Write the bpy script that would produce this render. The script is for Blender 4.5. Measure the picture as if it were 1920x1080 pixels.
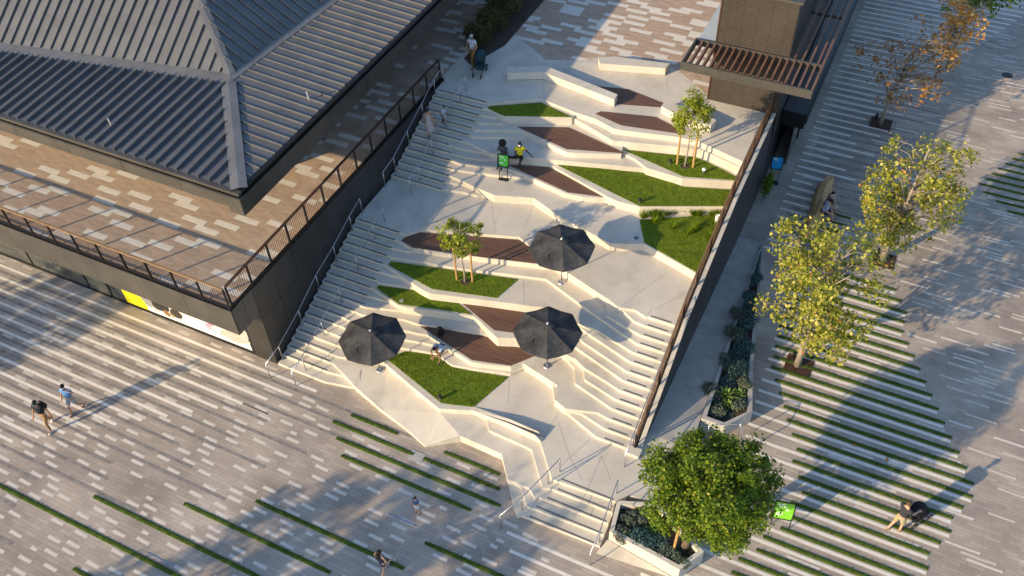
import bpy, bmesh, math, random
import numpy as np
from mathutils import Vector, Matrix
from mathutils.geometry import tessellate_polygon
random.seed(7)
R_ = math.radians
scn = bpy.context.scene
col = scn.collection
for o in list(bpy.data.objects): bpy.data.objects.remove(o)

# ---------------------------------------------------------------- camera
# X runs along the paving courses, Y away from the viewer, Z up; lower plaza is z = 0
RW = np.array([[0.9006767, 0.29541677, -0.318607],
               [0.43321715, -0.66667726, 0.60651821],
               [-0.03323239, -0.68430283, -0.72844028]])   # world axes in camera (right, down, forward)
CH, FPX = 30.0, 1690.0
cam = bpy.data.cameras.new('camera'); co = bpy.data.objects.new('camera', cam); col.objects.link(co)
cam.lens = FPX / 1920 * 36; cam.sensor_width = 36; cam.clip_end = 1500; cam.clip_start = 0.5
rt, dn, fw = RW[:, 0], RW[:, 1], RW[:, 2]
co.matrix_world = Matrix(((rt[0], -dn[0], -fw[0], 0), (rt[1], -dn[1], -fw[1], 0), (rt[2], -dn[2], -fw[2], CH), (0, 0, 0, 1)))
scn.camera = co
scn.render.resolution_x, scn.render.resolution_y = 1024, 576

# ---------------------------------------------------------------- sun, sky, exposure
SUN_EL, SUN_AZ = 19.0, 236.5            # azimuth the light comes FROM, counter-clockwise from +X
sd = Vector((math.cos(R_(SUN_AZ)) * math.cos(R_(SUN_EL)), math.sin(R_(SUN_AZ)) * math.cos(R_(SUN_EL)), math.sin(R_(SUN_EL))))
sl = bpy.data.lights.new('sun', 'SUN'); so = bpy.data.objects.new('sun', sl); col.objects.link(so)
sl.energy = 3.8; sl.angle = R_(0.6); sl.color = (1.0, 0.775, 0.47)
so.rotation_euler = (-sd).to_track_quat('-Z', 'Y').to_euler(); so.location = sd * 120
w = bpy.data.worlds.new('World'); scn.world = w; w.use_nodes = True
nt = w.node_tree; bg = nt.nodes['Background']
sky = nt.nodes.new('ShaderNodeTexSky'); sky.sky_type = 'NISHITA'; sky.sun_disc = False
sky.sun_elevation = R_(SUN_EL); sky.sun_rotation = R_(90 - SUN_AZ); sky.air_density = 1.0; sky.dust_density = 0.7; sky.ozone_density = 3.0
nt.links.new(sky.outputs[0], bg.inputs[0]); bg.inputs[1].default_value = 0.15
scn.view_settings.view_transform = 'Standard'; scn.view_settings.look = 'None'
scn.view_settings.exposure = 0.85; scn.view_settings.gamma = 1.0; scn.view_settings.use_curve_mapping = False

# ---------------------------------------------------------------- helpers
H = 0.14                                  # one riser
def ray(px, py): return RW @ np.array([px - 960.0, py - 540.0, FPX])
def at(px, py, z=0.0):                    # point at height z
    r = ray(px, py); t = (z - CH) / r[2]; return (float(r[0] * t), float(r[1] * t))
def atX(px, py, X):
    r = ray(px, py); t = X / r[0]; return (X, float(r[1] * t), float(CH + r[2] * t))
def atY(px, py, Y):
    r = ray(px, py); t = Y / r[1]; return (float(r[0] * t), Y, float(CH + r[2] * t))

def nodes(m): return m.node_tree.nodes, m.node_tree.links
def mat(name, c, rough=0.7, metal=0.0, var=0.12, scale=3.0, bump=0.0, bscale=40.0, spec=0.4, c2=None, stretch=None, coat=0):
    m = bpy.data.materials.new(name); m.use_nodes = True; N, L = nodes(m); b = N['Principled BSDF']
    b.inputs['Roughness'].default_value = rough; b.inputs['Metallic'].default_value = metal
    b.inputs['Specular IOR Level'].default_value = spec
    tc = N.new('ShaderNodeTexCoord'); src = tc.outputs['Object']
    if stretch:
        mp = N.new('ShaderNodeMapping'); mp.inputs['Scale'].default_value = stretch; L.new(src, mp.inputs[0]); src = mp.outputs[0]
    n = N.new('ShaderNodeTexNoise'); n.inputs['Scale'].default_value = scale; n.inputs['Detail'].default_value = 6; n.inputs['Roughness'].default_value = 0.65
    L.new(src, n.inputs['Vector'])
    r = N.new('ShaderNodeValToRGB'); L.new(n.outputs[0], r.inputs[0])
    d = c2 or tuple(x * (1 - var * 1.6) for x in c)
    e = c if c2 else tuple(min(1, x * (1 + var)) for x in c)
    r.color_ramp.elements[0].position = 0.33; r.color_ramp.elements[1].position = 0.67
    r.color_ramp.elements[0].color = (*d, 1); r.color_ramp.elements[1].color = (*e, 1)
    L.new(r.outputs[0], b.inputs['Base Color'])
    if bump:
        n2 = N.new('ShaderNodeTexNoise'); n2.inputs['Scale'].default_value = bscale; n2.inputs['Detail'].default_value = 4
        L.new(src, n2.inputs['Vector'])
        bp = N.new('ShaderNodeBump'); bp.inputs['Strength'].default_value = bump; bp.inputs['Distance'].default_value = 0.02
        L.new(n2.outputs[0], bp.inputs['Height']); L.new(bp.outputs[0], b.inputs['Normal'])
    return m
def leafmat(name, cols, trans=0.35, rough=0.5):
    m = bpy.data.materials.new(name); m.use_nodes = True; N, L = nodes(m); b = N['Principled BSDF']
    g = N.new('ShaderNodeNewGeometry'); r = N.new('ShaderNodeValToRGB'); L.new(g.outputs['Random Per Island'], r.inputs[0])
    while len(r.color_ramp.elements) < len(cols): r.color_ramp.elements.new(0.5)
    for i, (p, c) in enumerate(cols): r.color_ramp.elements[i].position = p; r.color_ramp.elements[i].color = (*c, 1)
    L.new(r.outputs[0], b.inputs['Base Color']); b.inputs['Roughness'].default_value = rough; b.inputs['Specular IOR Level'].default_value = 0.25
    t = N.new('ShaderNodeBsdfTranslucent'); L.new(r.outputs[0], t.inputs[0]); mx = N.new('ShaderNodeMixShader'); mx.inputs[0].default_value = trans
    L.new(b.outputs[0], mx.inputs[1]); L.new(t.outputs[0], mx.inputs[2]); L.new(mx.outputs[0], N['Material Output'].inputs[0])
    return m
def brickmat(name, c1, c2, mortar, bw, bh, off=0.5, msize=0.006, rough=0.8, var=0.5, uv='Object', rot=None, bump=0.25):
    m = bpy.data.materials.new(name); m.use_nodes = True; N, L = nodes(m); b = N['Principled BSDF']; b.inputs['Roughness'].default_value = rough
    b.inputs['Specular IOR Level'].default_value = 0.25
    tc = N.new('ShaderNodeTexCoord'); mp = N.new('ShaderNodeMapping'); L.new(tc.outputs[uv], mp.inputs[0])
    if rot: mp.inputs['Rotation'].default_value = rot
    br = N.new('ShaderNodeTexBrick'); L.new(mp.outputs[0], br.inputs[0]); br.inputs['Scale'].default_value = 1.0
    br.inputs['Brick Width'].default_value = bw; br.inputs['Row Height'].default_value = bh; br.inputs['Mortar Size'].default_value = msize
    br.offset = off; br.inputs['Color1'].default_value = (*c1, 1); br.inputs['Color2'].default_value = (*c2, 1); br.inputs['Mortar'].default_value = (*mortar, 1)
    n = N.new('ShaderNodeTexNoise'); n.inputs['Scale'].default_value = 0.45; n.inputs['Detail'].default_value = 7; L.new(mp.outputs[0], n.inputs[0])
    mr = N.new('ShaderNodeMapRange'); mr.inputs[1].default_value = 0.3; mr.inputs[2].default_value = 0.7; mr.inputs[3].default_value = 1 - var * 0.6; mr.inputs[4].default_value = 1 + var * 0.3
    L.new(n.outputs[0], mr.inputs[0])
    mu = N.new('ShaderNodeMix'); mu.data_type = 'RGBA'; mu.blend_type = 'MULTIPLY'; mu.inputs[0].default_value = 1
    L.new(br.outputs[0], mu.inputs[6]); L.new(mr.outputs[0], mu.inputs[7]); L.new(mu.outputs[2], b.inputs['Base Color'])
    bp = N.new('ShaderNodeBump'); bp.inputs['Strength'].default_value = bump; bp.inputs['Distance'].default_value = 0.01
    iv = N.new('ShaderNodeMath'); iv.operation = 'SUBTRACT'; iv.inputs[0].default_value = 1; L.new(br.outputs['Fac'], iv.inputs[1])
    L.new(iv.outputs[0], bp.inputs['Height']); L.new(bp.outputs[0], b.inputs['Normal'])
    return m

M = {}
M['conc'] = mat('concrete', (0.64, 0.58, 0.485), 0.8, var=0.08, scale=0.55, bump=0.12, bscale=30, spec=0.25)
def weather(m):
    N, L = nodes(m); b = N['Principled BSDF']; src = b.inputs['Base Color'].links[0].from_socket; tc = [n for n in N if n.type == 'TEX_COORD'][0]
    acc = src
    for sc_, lo, hi, dk in ((0.9, .52, .72, .80), (14.0, .35, .8, .90), (0.22, .4, .7, .90)):
        n = N.new('ShaderNodeTexNoise'); n.inputs['Scale'].default_value = sc_; n.inputs['Detail'].default_value = 8; n.inputs['Roughness'].default_value = .72; L.new(tc.outputs['Object'], n.inputs['Vector'])
        r = N.new('ShaderNodeMapRange'); r.inputs[1].default_value = lo; r.inputs[2].default_value = hi; r.inputs[3].default_value = 1; r.inputs[4].default_value = dk; L.new(n.outputs[0], r.inputs[0])
        mu = N.new('ShaderNodeMix'); mu.data_type = 'RGBA'; mu.blend_type = 'MULTIPLY'; mu.inputs[0].default_value = 1; L.new(acc, mu.inputs[6]); L.new(r.outputs[0], mu.inputs[7]); acc = mu.outputs[2]
    L.new(acc, b.inputs['Base Color'])
weather(M['conc'])
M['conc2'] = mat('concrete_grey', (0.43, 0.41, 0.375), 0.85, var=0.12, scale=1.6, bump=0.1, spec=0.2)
M['joint'] = mat('joint_dark', (0.30, 0.275, 0.235), 0.9)  # darker concrete for saw-cut joints, bench plinths and terrace base
M['nosing'] = mat('nosing_strip', (0.14, 0.135, 0.13), 0.8)
M['timber'] = mat('deck_timber', (0.175, 0.092, 0.058), 0.6, var=0.25, scale=1.2, bump=0.2, bscale=9, c2=(0.09, 0.047, 0.032), stretch=(0.5, 9, 1))
M['soil'] = mat('soil', (0.075, 0.05, 0.035), 0.95, var=0.4, scale=9, bump=0.5)
M['paving'] = brickmat('plaza_pavers', (0.372, 0.312, 0.255), (0.455, 0.386, 0.32), (0.275, 0.235, 0.197), 0.594, 0.1485, 0.37)
M['light'] = mat('light_paver', (0.64, 0.58, 0.505), 0.8, var=0.12, scale=2.5, spec=0.25)
M['light2'] = mat('pale_paver', (0.57, 0.505, 0.425), 0.8, var=0.14, scale=2.5, spec=0.25)
M['white'] = mat('white_paver', (0.75, 0.69, 0.61), 0.75, var=0.07, scale=4, spec=0.25)
M['darkpav'] = mat('dark_paver', (0.25, 0.225, 0.205), 0.8, var=0.2, scale=3, spec=0.25)
M['brown'] = mat('brown_paver', (0.455, 0.335, 0.24), 0.8, var=0.14, scale=1.3, spec=0.25)
M['brown2'] = mat('brown_paver_b', (0.425, 0.312, 0.225), 0.8, var=0.14, scale=1.3, spec=0.25)
M['cream'] = mat('cream_paver', (0.68, 0.62, 0.53), 0.8, var=0.07, scale=2, spec=0.25)
M['roof'] = mat('roof_metal', (0.150, 0.148, 0.148), 0.45, 0.35, var=0.1, scale=1.2, spec=0.5, stretch=(1, 1, 1))
M['flash'] = mat('roof_flashing', (0.19, 0.187, 0.183), 0.5, 0.3, var=0.12, scale=1.0)
M['dark'] = mat('dark_panel', (0.042, 0.040, 0.038), 0.42, 0.2, var=0.2, scale=0.8, spec=0.45)
M['dark2'] = mat('fascia_panel', (0.088, 0.081, 0.07), 0.45, 0.2, var=0.15, scale=0.9, spec=0.45)
M['black'] = mat('black_metal', (0.012, 0.012, 0.013), 0.5, 0.2, var=0.1)
M['bronze'] = mat('bronze_rail', (0.10, 0.052, 0.032), 0.5, 0.4, var=0.2)
M['railwood'] = mat('rail_timber', (0.30, 0.19, 0.095), 0.5, var=0.2, scale=3, stretch=(1, 8, 1))
M['slat'] = mat('pergola_timber', (0.23, 0.12, 0.07), 0.5, var=0.25, scale=2, c2=(0.14, 0.07, 0.045))
M['steel'] = mat('stainless', (0.52, 0.52, 0.53), 0.3, 0.9, var=0.08)
M['glass'] = mat('shop_glass', (0.06, 0.065, 0.06), 0.08, 0.0, var=0.3, scale=0.7, spec=0.8)
M['tile'] = brickmat('kiosk_tile', (0.052, 0.043, 0.034), (0.060, 0.050, 0.040), (0.034, 0.028, 0.022), 0.62, 0.115, 0.0, 0.010, var=0.3, rot=(R_(90), 0, 0), bump=0.5)
M['fabric'] = mat('parasol_fabric', (0.062, 0.060, 0.060), 0.85, var=0.3, scale=2, spec=0.2, bump=0.6, bscale=3.5)
M['bark'] = mat('pale_bark', (0.36, 0.31, 0.25), 0.9, var=0.3, scale=6, bump=0.4, c2=(0.22, 0.18, 0.14))
M['barkd'] = mat('brown_bark', (0.16, 0.12, 0.085), 0.9, var=0.3, scale=6, bump=0.4)
M['stake'] = mat('stake_wood', (0.46, 0.27, 0.10), 0.7, var=0.15, scale=6, stretch=(4, 4, 0.6))
M['log'] = mat('log_wood', (0.50, 0.31, 0.13), 0.7, var=0.3, scale=2, bump=0.4, bscale=8, c2=(0.32, 0.19, 0.08), stretch=(5, 0.8, 5))
M['rust'] = mat('rust_grate', (0.085, 0.040, 0.026), 0.8, var=0.4, scale=8)
M['turf'] = mat('turf_base', (0.115, 0.165, 0.006), 0.95, var=0.3, scale=5, bump=0.4)
M['grass'] = leafmat('grass_blades', [(0, (0.10, 0.165, 0.005)), (0.5, (0.165, 0.245, 0.008)), (1, (0.24, 0.32, 0.014))], 0.25, 0.6)
M['l_plane'] = leafmat('plane_leaves', [(0, (0.11, 0.15, 0.010)), (0.4, (0.27, 0.285, 0.025)), (0.8, (0.46, 0.43, 0.07)), (0.96, (0.60, 0.53, 0.17)), (1, (0.52, 0.17, 0.03))])
M['l_green'] = leafmat('green_leaves', [(0, (0.05, 0.095, 0.007)), (0.5, (0.11, 0.185, 0.011)), (0.9, (0.19, 0.265, 0.016)), (1, (0.36, 0.35, 0.02))])
M['l_sap'] = leafmat('sapling_leaves', [(0, (0.14, 0.19, 0.010)), (0.5, (0.26, 0.31, 0.02)), (1, (0.42, 0.44, 0.05))], 0.4)
M['l_autumn'] = leafmat('autumn_leaves', [(0, (0.20, 0.08, 0.02)), (0.5, (0.38, 0.17, 0.035)), (1, (0.58, 0.32, 0.09))])
M['l_orange'] = leafmat('orange_leaves', [(0, (0.50, 0.21, 0.03)), (0.6, (0.70, 0.38, 0.09)), (1, (0.75, 0.48, 0.18))])
M['l_olive'] = leafmat('olive_leaves', [(0, (0.05, 0.055, 0.012)), (0.5, (0.085, 0.09, 0.02)), (1, (0.13, 0.12, 0.035))])
M['l_sage'] = leafmat('sage_leaves', [(0, (0.07, 0.10, 0.075)), (0.5, (0.12, 0.16, 0.12)), (0.85, (0.17, 0.19, 0.13)), (1, (0.22, 0.17, 0.10))], 0.2)
M['l_blue'] = leafmat('blue_sage_leaves', [(0, (0.045, 0.10, 0.095)), (1, (0.10, 0.17, 0.155))], 0.2)
M['l_agave'] = leafmat('agave_leaves', [(0, (0.10, 0.19, 0.03)), (1, (0.22, 0.32, 0.07))], 0.2)
M['strip'] = leafmat('strip_grass', [(0, (0.045, 0.085, 0.004)), (1, (0.10, 0.155, 0.008))], 0.2, 0.7)
M['stripbase'] = mat('strip_turf', (0.055, 0.095, 0.005), 0.95, var=0.3, scale=5, bump=0.4)
M['capwood'] = mat('dark_cap_timber', (0.16, 0.095, 0.05), 0.55, var=0.25, scale=3, stretch=(1, 6, 1))
M['perg'] = mat('pergola_steel', (0.075, 0.07, 0.062), 0.5, 0.2, var=0.12)
def plain(name, c, rough=0.8, metal=0.0, var=0.08):
    if name not in M: M[name] = mat(name, c, rough, metal, var=var, scale=8, spec=0.25)
    return M[name]

class MB:
    def __init__(s): s.v = []; s.f = []
    def quad(s, a, b, c, d): i = len(s.v); s.v += [a, b, c, d]; s.f.append((i, i + 1, i + 2, i + 3)); return s
    def tri(s, a, b, c): i = len(s.v); s.v += [a, b, c]; s.f.append((i, i + 1, i + 2)); return s
    def box(s, x0, x1, y0, y1, z0, z1):
        i = len(s.v)
        s.v += [(x0, y0, z0), (x1, y0, z0), (x1, y1, z0), (x0, y1, z0), (x0, y0, z1), (x1, y0, z1), (x1, y1, z1), (x0, y1, z1)]
        s.f += [(i, i + 3, i + 2, i + 1), (i + 4, i + 5, i + 6, i + 7), (i, i + 1, i + 5, i + 4), (i + 1, i + 2, i + 6, i + 5), (i + 2, i + 3, i + 7, i + 6), (i + 3, i, i + 4, i + 7)]
        return s
    def prism(s, pts, z0, z1, tops=None):
        # polygon footprint, per-vertex top heights allowed
        a = sum(pts[k][0] * pts[(k + 1) % len(pts)][1] - pts[(k + 1) % len(pts)][0] * pts[k][1] for k in range(len(pts)))
        if a < 0:
            pts = pts[::-1]; tops = tops[::-1] if tops else None
        n = len(pts); i = len(s.v)
        s.v += [(p[0], p[1], z0) for p in pts] + [(p[0], p[1], tops[k] if tops else z1) for k, p in enumerate(pts)]
        for t in tessellate_polygon([[Vector((p[0], p[1], 0)) for p in pts]]):
            q = list(t); A, B, C = (pts[k] for k in q)
            if (B[0] - A[0]) * (C[1] - A[1]) - (C[0] - A[0]) * (B[1] - A[1]) < 0: q = q[::-1]
            s.f.append(tuple(i + n + k for k in q)); s.f.append(tuple(i + k for k in q[::-1]))
        for k in range(n): j = (k + 1) % n; s.f.append((i + k, i + j, i + n + j, i + n + k))
        return s
    def tube(s, pts, rads, n=8, caps=True):
        pts = [Vector(p) for p in pts]
        if not isinstance(rads, (list, tuple)): rads = [rads] * len(pts)
        i0 = len(s.v); up = Vector((0.13, 0.21, 0.97))
        for k, p in enumerate(pts):
            d = (pts[min(k + 1, len(pts) - 1)] - pts[max(k - 1, 0)]).normalized()
            u = d.cross(up)
            if u.length < 0.05: u = d.cross(Vector((1, 0, 0)))
            u.normalize(); v = d.cross(u)
            for q in range(n):
                a = 2 * math.pi * q / n; s.v.append(tuple(p + (u * math.cos(a) + v * math.sin(a)) * rads[k]))
        for k in range(len(pts) - 1):
            for q in range(n):
                a = i0 + k * n + q; b = i0 + k * n + (q + 1) % n; s.f.append((a, b, b + n, a + n))
        if caps:
            s.f.append(tuple(i0 + q for q in range(n))[::-1]); e = i0 + (len(pts) - 1) * n; s.f.append(tuple(e + q for q in range(n)))
        return s
    def bar(s, a, b, wd, ht):           # box-section bar between two points
        a, b = Vector(a), Vector(b); d = (b - a).normalized(); u = d.cross(Vector((0, 0, 1)))
        if u.length < 0.01: u = Vector((1, 0, 0))
        u.normalize(); v = u.cross(d); i = len(s.v)
        for p in (a, b):
            for sx, sy in ((-1, -1), (1, -1), (1, 1), (-1, 1)): s.v.append(tuple(p + u * sx * wd / 2 + v * sy * ht / 2))
        s.f += [(i, i + 1, i + 5, i + 4), (i + 1, i + 2, i + 6, i + 5), (i + 2, i + 3, i + 7, i + 6), (i + 3, i, i + 4, i + 7), (i + 3, i + 2, i + 1, i), (i + 4, i + 5, i + 6, i + 7)]
        return s
    def ball(s, c, r, nu=12, nv=8, zmin=-1.0, warp=None):
        c = Vector(c); r = Vector(r) if isinstance(r, (tuple, list)) else Vector((r, r, r)); i0 = len(s.v)
        t0 = math.acos(max(-1, min(1, zmin)))
        for a in range(nv + 1):
            t = t0 * a / nv
            for b in range(nu):
                p = 2 * math.pi * b / nu; d = Vector((math.sin(t) * math.cos(p), math.sin(t) * math.sin(p), math.cos(t)))
                k = warp(d) if warp else 1.0
                s.v.append((c.x + d.x * r.x * k, c.y + d.y * r.y * k, c.z + d.z * r.z * k))
        for a in range(nv):
            for b in range(nu):
                p = i0 + a * nu + b; q = i0 + a * nu + (b + 1) % nu; s.f.append((p, p + nu, q + nu, q))
        return s
    def build(s, name, m, parent=None, smooth=False, loc=None):
        me = bpy.data.meshes.new(name); me.from_pydata([tuple(v) for v in s.v], [], s.f)
        if m: me.materials.append(m)
        if smooth:
            for p in me.polygons: p.use_smooth = True
        me.update(); return link(name, me, parent, loc)
def link(name, me, parent=None, loc=None):
    o = bpy.data.objects.new(name, me); col.objects.link(o)
    if parent: o.parent = parent
    if loc: o.location = loc
    return o
def tag(o, label=None, cat=None, group=None, kind=None):
    if label: o['label'] = label
    if cat: o['category'] = cat
    if group: o['group'] = group
    if kind: o['kind'] = kind
    return o
def empty(name, loc, label, cat, group=None, rz=0):
    o = bpy.data.objects.new(name, None); col.objects.link(o); o.location = loc; o.rotation_euler = (0, 0, rz); o.empty_display_size = 0.2
    return tag(o, label, cat, group)
def inpoly(x, y, P):
    c = False; j = len(P) - 1
    for i in range(len(P)):
        if (P[i][1] > y) != (P[j][1] > y) and x < (P[j][0] - P[i][0]) * (y - P[i][1]) / (P[j][1] - P[i][1]) + P[i][0]: c = not c
        j = i
    return c

# ================================================================ THE TERRACED STEPS
XW, XR = -20.30, -4.97        # dark pavilion wall on the left, side wall on the right
def YL(n): return 16.86 + 0.381 * (n - 1) if n <= 19 else 26.91 + 0.36 * (n - 20)
JOINT = {19: (1214, 593.3), 18: (1207.4, 609.6), 17: (1200.7, 627.4), 16: (1194, 643.7), 15: (1188, 660.7), 14: (1182, 677.8), 13: (1174.8, 695.6), 12: (1168.9, 713.3),
         11: (1161.9, 731.5), 10: (1155.4, 749), 9: (1148.9, 766.7), 8: (1141.5, 785), 7: (1134, 803.7), 6: (1126.7, 822.2)}
CONT = {  # front edge of every level, left to right, beyond the straight flights
 1: [(608, 715), (668, 727), (690, 700)],
 2: [(615, 697), (648, 705), (680, 690)],
 4: [(620, 662.5), (631, 667.5), (700, 678), (725, 682.5), (840, 745), (905, 768), (911.7, 786), (917.5, 806.7), (976.7, 833), (997, 843), (1017.4, 915), (1030, 915), (1148, 961)],
 5: [(594, 633), (637, 649), (660, 656), (712, 673), (780, 731), (823, 766), (872, 769), (888, 770), (912, 781), (952, 799), (1013, 828), (1035, 898.5), (1154, 940)],
 6: [(613, 621), (638, 631), (700, 643), (755, 652), (780, 656), (817, 662.5), (847, 684), (880, 690), (957, 701), (985, 690), (1038, 728), (1040, 756), (1060, 771), (1117, 818)],
 7: [(630, 608), (648, 615), (763, 637), (793, 642), (825, 649), (860, 655), (950, 680), (985, 685), (1036, 722), (1040, 753), (1061, 769), (1090, 775)],
 8: [(648, 597), (657, 602), (765, 620), (785, 625), (800, 627), (882, 678), (897, 681), (958, 688), (980, 681), (1045, 722), (1041, 750), (1060, 766), (1120, 773)],
 9: [(665, 584), (680, 590), (755, 598), (783, 607), (817, 611), (870, 620), (915, 628), (940, 628), (1040, 650), (1077, 690), (1078.5, 718.5)],
 10: [(683, 574), (715, 578), (745, 581), (790, 585), (900, 602), (940, 624), (1040, 648), (1094, 690), (1096, 711)],
 11: [(691, 555), (720, 562), (760, 574), (880, 592), (930, 625), (1040, 645), (1055, 662), (1079, 673), (1096, 690), (1140, 717)],
 12: [(698, 539), (700, 541.7), (746, 572), (762, 576), (887, 593), (897, 600), (925, 627), (932, 633), (962, 634), (1030, 641), (1077, 649), (1080, 651)],
 13: [(707, 525), (709, 529), (777, 540), (792, 549), (830, 553), (940, 564), (1030, 578), (1078, 622), (1092, 640)],
 14: [(714, 510), (755, 521), (790, 543), (830, 551), (940, 564), (1030, 576), (1085, 612), (1104, 626)],
 15: [(721, 495), (725, 499), (788, 541), (805, 550), (930, 565), (982.5, 572), (1023, 577), (1085, 607), (1117, 617.5)],
 16: [(729, 479.5), (740, 483), (780, 489), (857, 502), (980, 517), (1024, 523), (1097, 577)],
 17: [(737, 465), (768, 471.5), (790, 468), (900, 482), (1045, 499), (1100, 530), (1138, 560), (1136, 590), (1177, 615)],
 18: [(744, 450), (773, 466), (784, 467), (900, 482.5), (1045, 500), (1062, 502), (1140, 553), (1160, 574), (1188, 601)],
 19: [(752, 436), (760, 440), (788, 431), (823, 432), (973, 444), (991, 458), (1043, 497), (1052, 503), (1140, 561), (1160, 576), (1192, 581), (1211, 594)],
 20: [(830, 356), (866, 359), (895, 366), (930, 361), (1000, 368), (1143, 452), (1208, 453), (1316, 512)],
 21: [(836.7, 342), (860, 344), (880, 347), (930, 361), (1000, 368), (1143, 452), (1208, 452), (1316, 512)],
 22: [(845, 330), (855, 334), (875, 343), (898, 354), (927, 366), (1000, 371), (1053, 408), (1143, 456), (1158, 457), (1207, 457), (1313, 516.7)],
 23: [(851, 317), (877, 321), (915, 326), (957, 331), (984, 332), (1060, 360), (1140, 368), (1160, 376), (1202, 385), (1368, 384)],
 24: [(850, 301), (860, 306), (895, 310), (935, 313.5), (957, 318), (980, 326), (1060, 362), (1093, 369), (1141, 372), (1163, 377), (1203, 386), (1368, 385)],
 25: [(849, 288), (878, 295), (913, 299), (940, 295), (1000, 299), (1022, 303), (1032, 309), (1141, 370), (1160, 378), (1200, 388), (1369, 387.5)],
 26: [(844, 272), (862, 278), (897, 284), (930, 288), (1000, 293), (1123, 305), (1213, 313), (1280, 332), (1383, 337)],
 27: [(868, 265), (877, 267), (920, 287), (938, 291), (1000, 295), (1042, 300), (1123, 307), (1213, 316), (1282, 334), (1383, 338)],
 28: [(882, 252), (883, 256), (990, 258), (1003, 255), (1070, 282), (1158, 283), (1190, 297), (1213, 315), (1280, 335), (1382, 340)],
 29: [(888, 239), (889, 243), (972, 244), (982, 247), (1062, 285), (1077, 286.5), (1125, 288), (1165, 289), (1169, 270), (1268, 275), (1317, 281), (1391, 315)],
 30: [(895, 226), (896, 230), (943, 232), (960, 223), (1068, 223), (1102, 236), (1148, 262), (1167, 264), (1268, 274), (1317, 281), (1391, 315)],
 31: [(902, 215), (928, 220), (950, 218), (1066, 219.5), (1070, 219), (1102, 236), (1148, 263), (1167, 265), (1268, 275), (1307, 280), (1317, 282), (1392, 316)],
 32: [(908, 203), (913, 203), (944, 218), (1072, 220.5), (1081, 213), (1117, 222), (1150, 240), (1168, 243.5), (1267, 255.5), (1310, 264), (1397, 304)],
 33: [(914, 192), (916, 194), (1013, 184.5), (1077, 210), (1117, 223), (1150, 241), (1168, 244.5), (1267, 256.5), (1310, 265), (1397, 305)],
}
steps = empty('terraced_steps', (-12.5, 17, 0), 'cream concrete terraced steps with seating ledges climbing between the dark pavilion and side wall', 'steps')
sp = steps.location
def stepmesh(pts, z0, z1, name='step', m=None, tops=None):
    q = [(p[0] - sp.x, p[1] - sp.y) for p in pts]
    return MB().prism(q, z0, z1, tops).build(name, m or M['conc'], steps)
CPOLY = {}
for n in sorted(CONT):
    z = n * H
    pts = [(XW, YL(n))] + [at(*q, z) for q in CONT[n]]
    if n in JOINT:
        j = at(*JOINT[n], z); pts += [j, (XR, j[1])]
    elif n >= 20: pts.append((XR, pts[-1][1]))
    if n in (1, 2):
        pts += [(pts[-1][0], 18.3), (XW, 18.3)]
    elif n == 4:
        pts += [at(1154, 940, z), (-4.80, 18.8), (XW, 18.8)]
    elif n == 5:
        pts += [(-4.4, 16.78), (-3.15, 16.9), (-3.15, 19.6), (-4.69, 19.6), (-4.69, 18.7), (XR, 18.7), (XR, 34), (XW, 34)]
    elif n == 33:
        pts += [(XR, 90), (-20.62, 90), (-20.62, 32.62), (XW, 32.62)]
    else:
        pts += [(XR, 34.0), (XW, 34.0)]
    CPOLY[n] = pts
    stepmesh(pts, -0.2 - 0.004 * n if n < 22 else 1.0 - 0.004 * n, z)
# level 3: low front terrace, flat part, its folded ramp and the lower flight
z3 = 3 * H
p3 = [(XW, YL(3)), at(624, 681, z3), at(727, 692, z3), at(824, 773, z3), at(863, 817, z3), at(940.5, 851, z3), at(951.7, 898.5, z3), at(993, 916, z3), at(1003, 934, z3), at(1009.5, 931.6, z3), at(1140, 981.5, z3), (-4.6, 17.5), (-10, 18.3), (XW, 18.6)]
stepmesh(p3, -0.215, z3)
def zp(px, py, lv): x, y = at(px, py, lv * H); return (x - sp.x, y - sp.y, lv * H)
Tt, Kk, Gg, Ff = zp(624, 681, 3), zp(727, 692, 3), zp(824, 773, 3), zp(863, 817, 3)
fr = [zp(648, 705, 2.6), zp(668, 727, 2.15), zp(715, 768, 1.6), zp(757, 800, 1.2), zp(797, 836, 0.7)]
mb = MB()
for t in ((Tt, fr[0], Kk), (fr[0], fr[1], Kk), (fr[1], fr[2], Kk), (Kk, fr[2], Gg), (fr[2], fr[3], Gg), (fr[3], fr[4], Gg), (fr[4], Ff, Gg)): mb.tri(*t)
ed = [Tt] + fr + [Ff]
for a, b in zip(ed[:-1], ed[1:]): mb.quad((a[0], a[1], -0.1), (b[0], b[1], -0.1), b, a)
mb.build('ramp_fold', M['conc'], steps)
stepmesh([at(951.7, 899.5, H), at(962, 943, H), at(969.5, 968, H), at(977, 966, H), at(1124.5, 1024, H), (-4.7, 17.2), at(1000, 900, H)], -0.2, H)
stepmesh([at(960, 903, 2 * H), at(976.7, 913, 2 * H), at(988, 948.5, 2 * H), at(1132.6, 1003, 2 * H), (-4.7, 17.3), at(1000, 890, 2 * H)], -0.21, 2 * H)
# sloping upstand behind the front bench
a0, a1, a2, a3 = at(880, 768, 5 * H), at(952, 799, 5 * H), at(1003, 823.5, 5 * H), at(1013.5, 829, 5 * H)
def off(p, d): return (p[0] + 0.03, p[1] + d)
f_ = [(p[0], p[1] + 0.006) for p in (a0, a1, a2, a3)]
stepmesh(f_ + [off(p, 0.20) for p in (a3, a2, a1, a0)], 0.5, 0, 'upstand', None, [5 * H + .01, 6.5 * H, 7 * H, 5.4 * H, 5.4 * H, 7 * H, 6.5 * H, 5 * H + .01])
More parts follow.
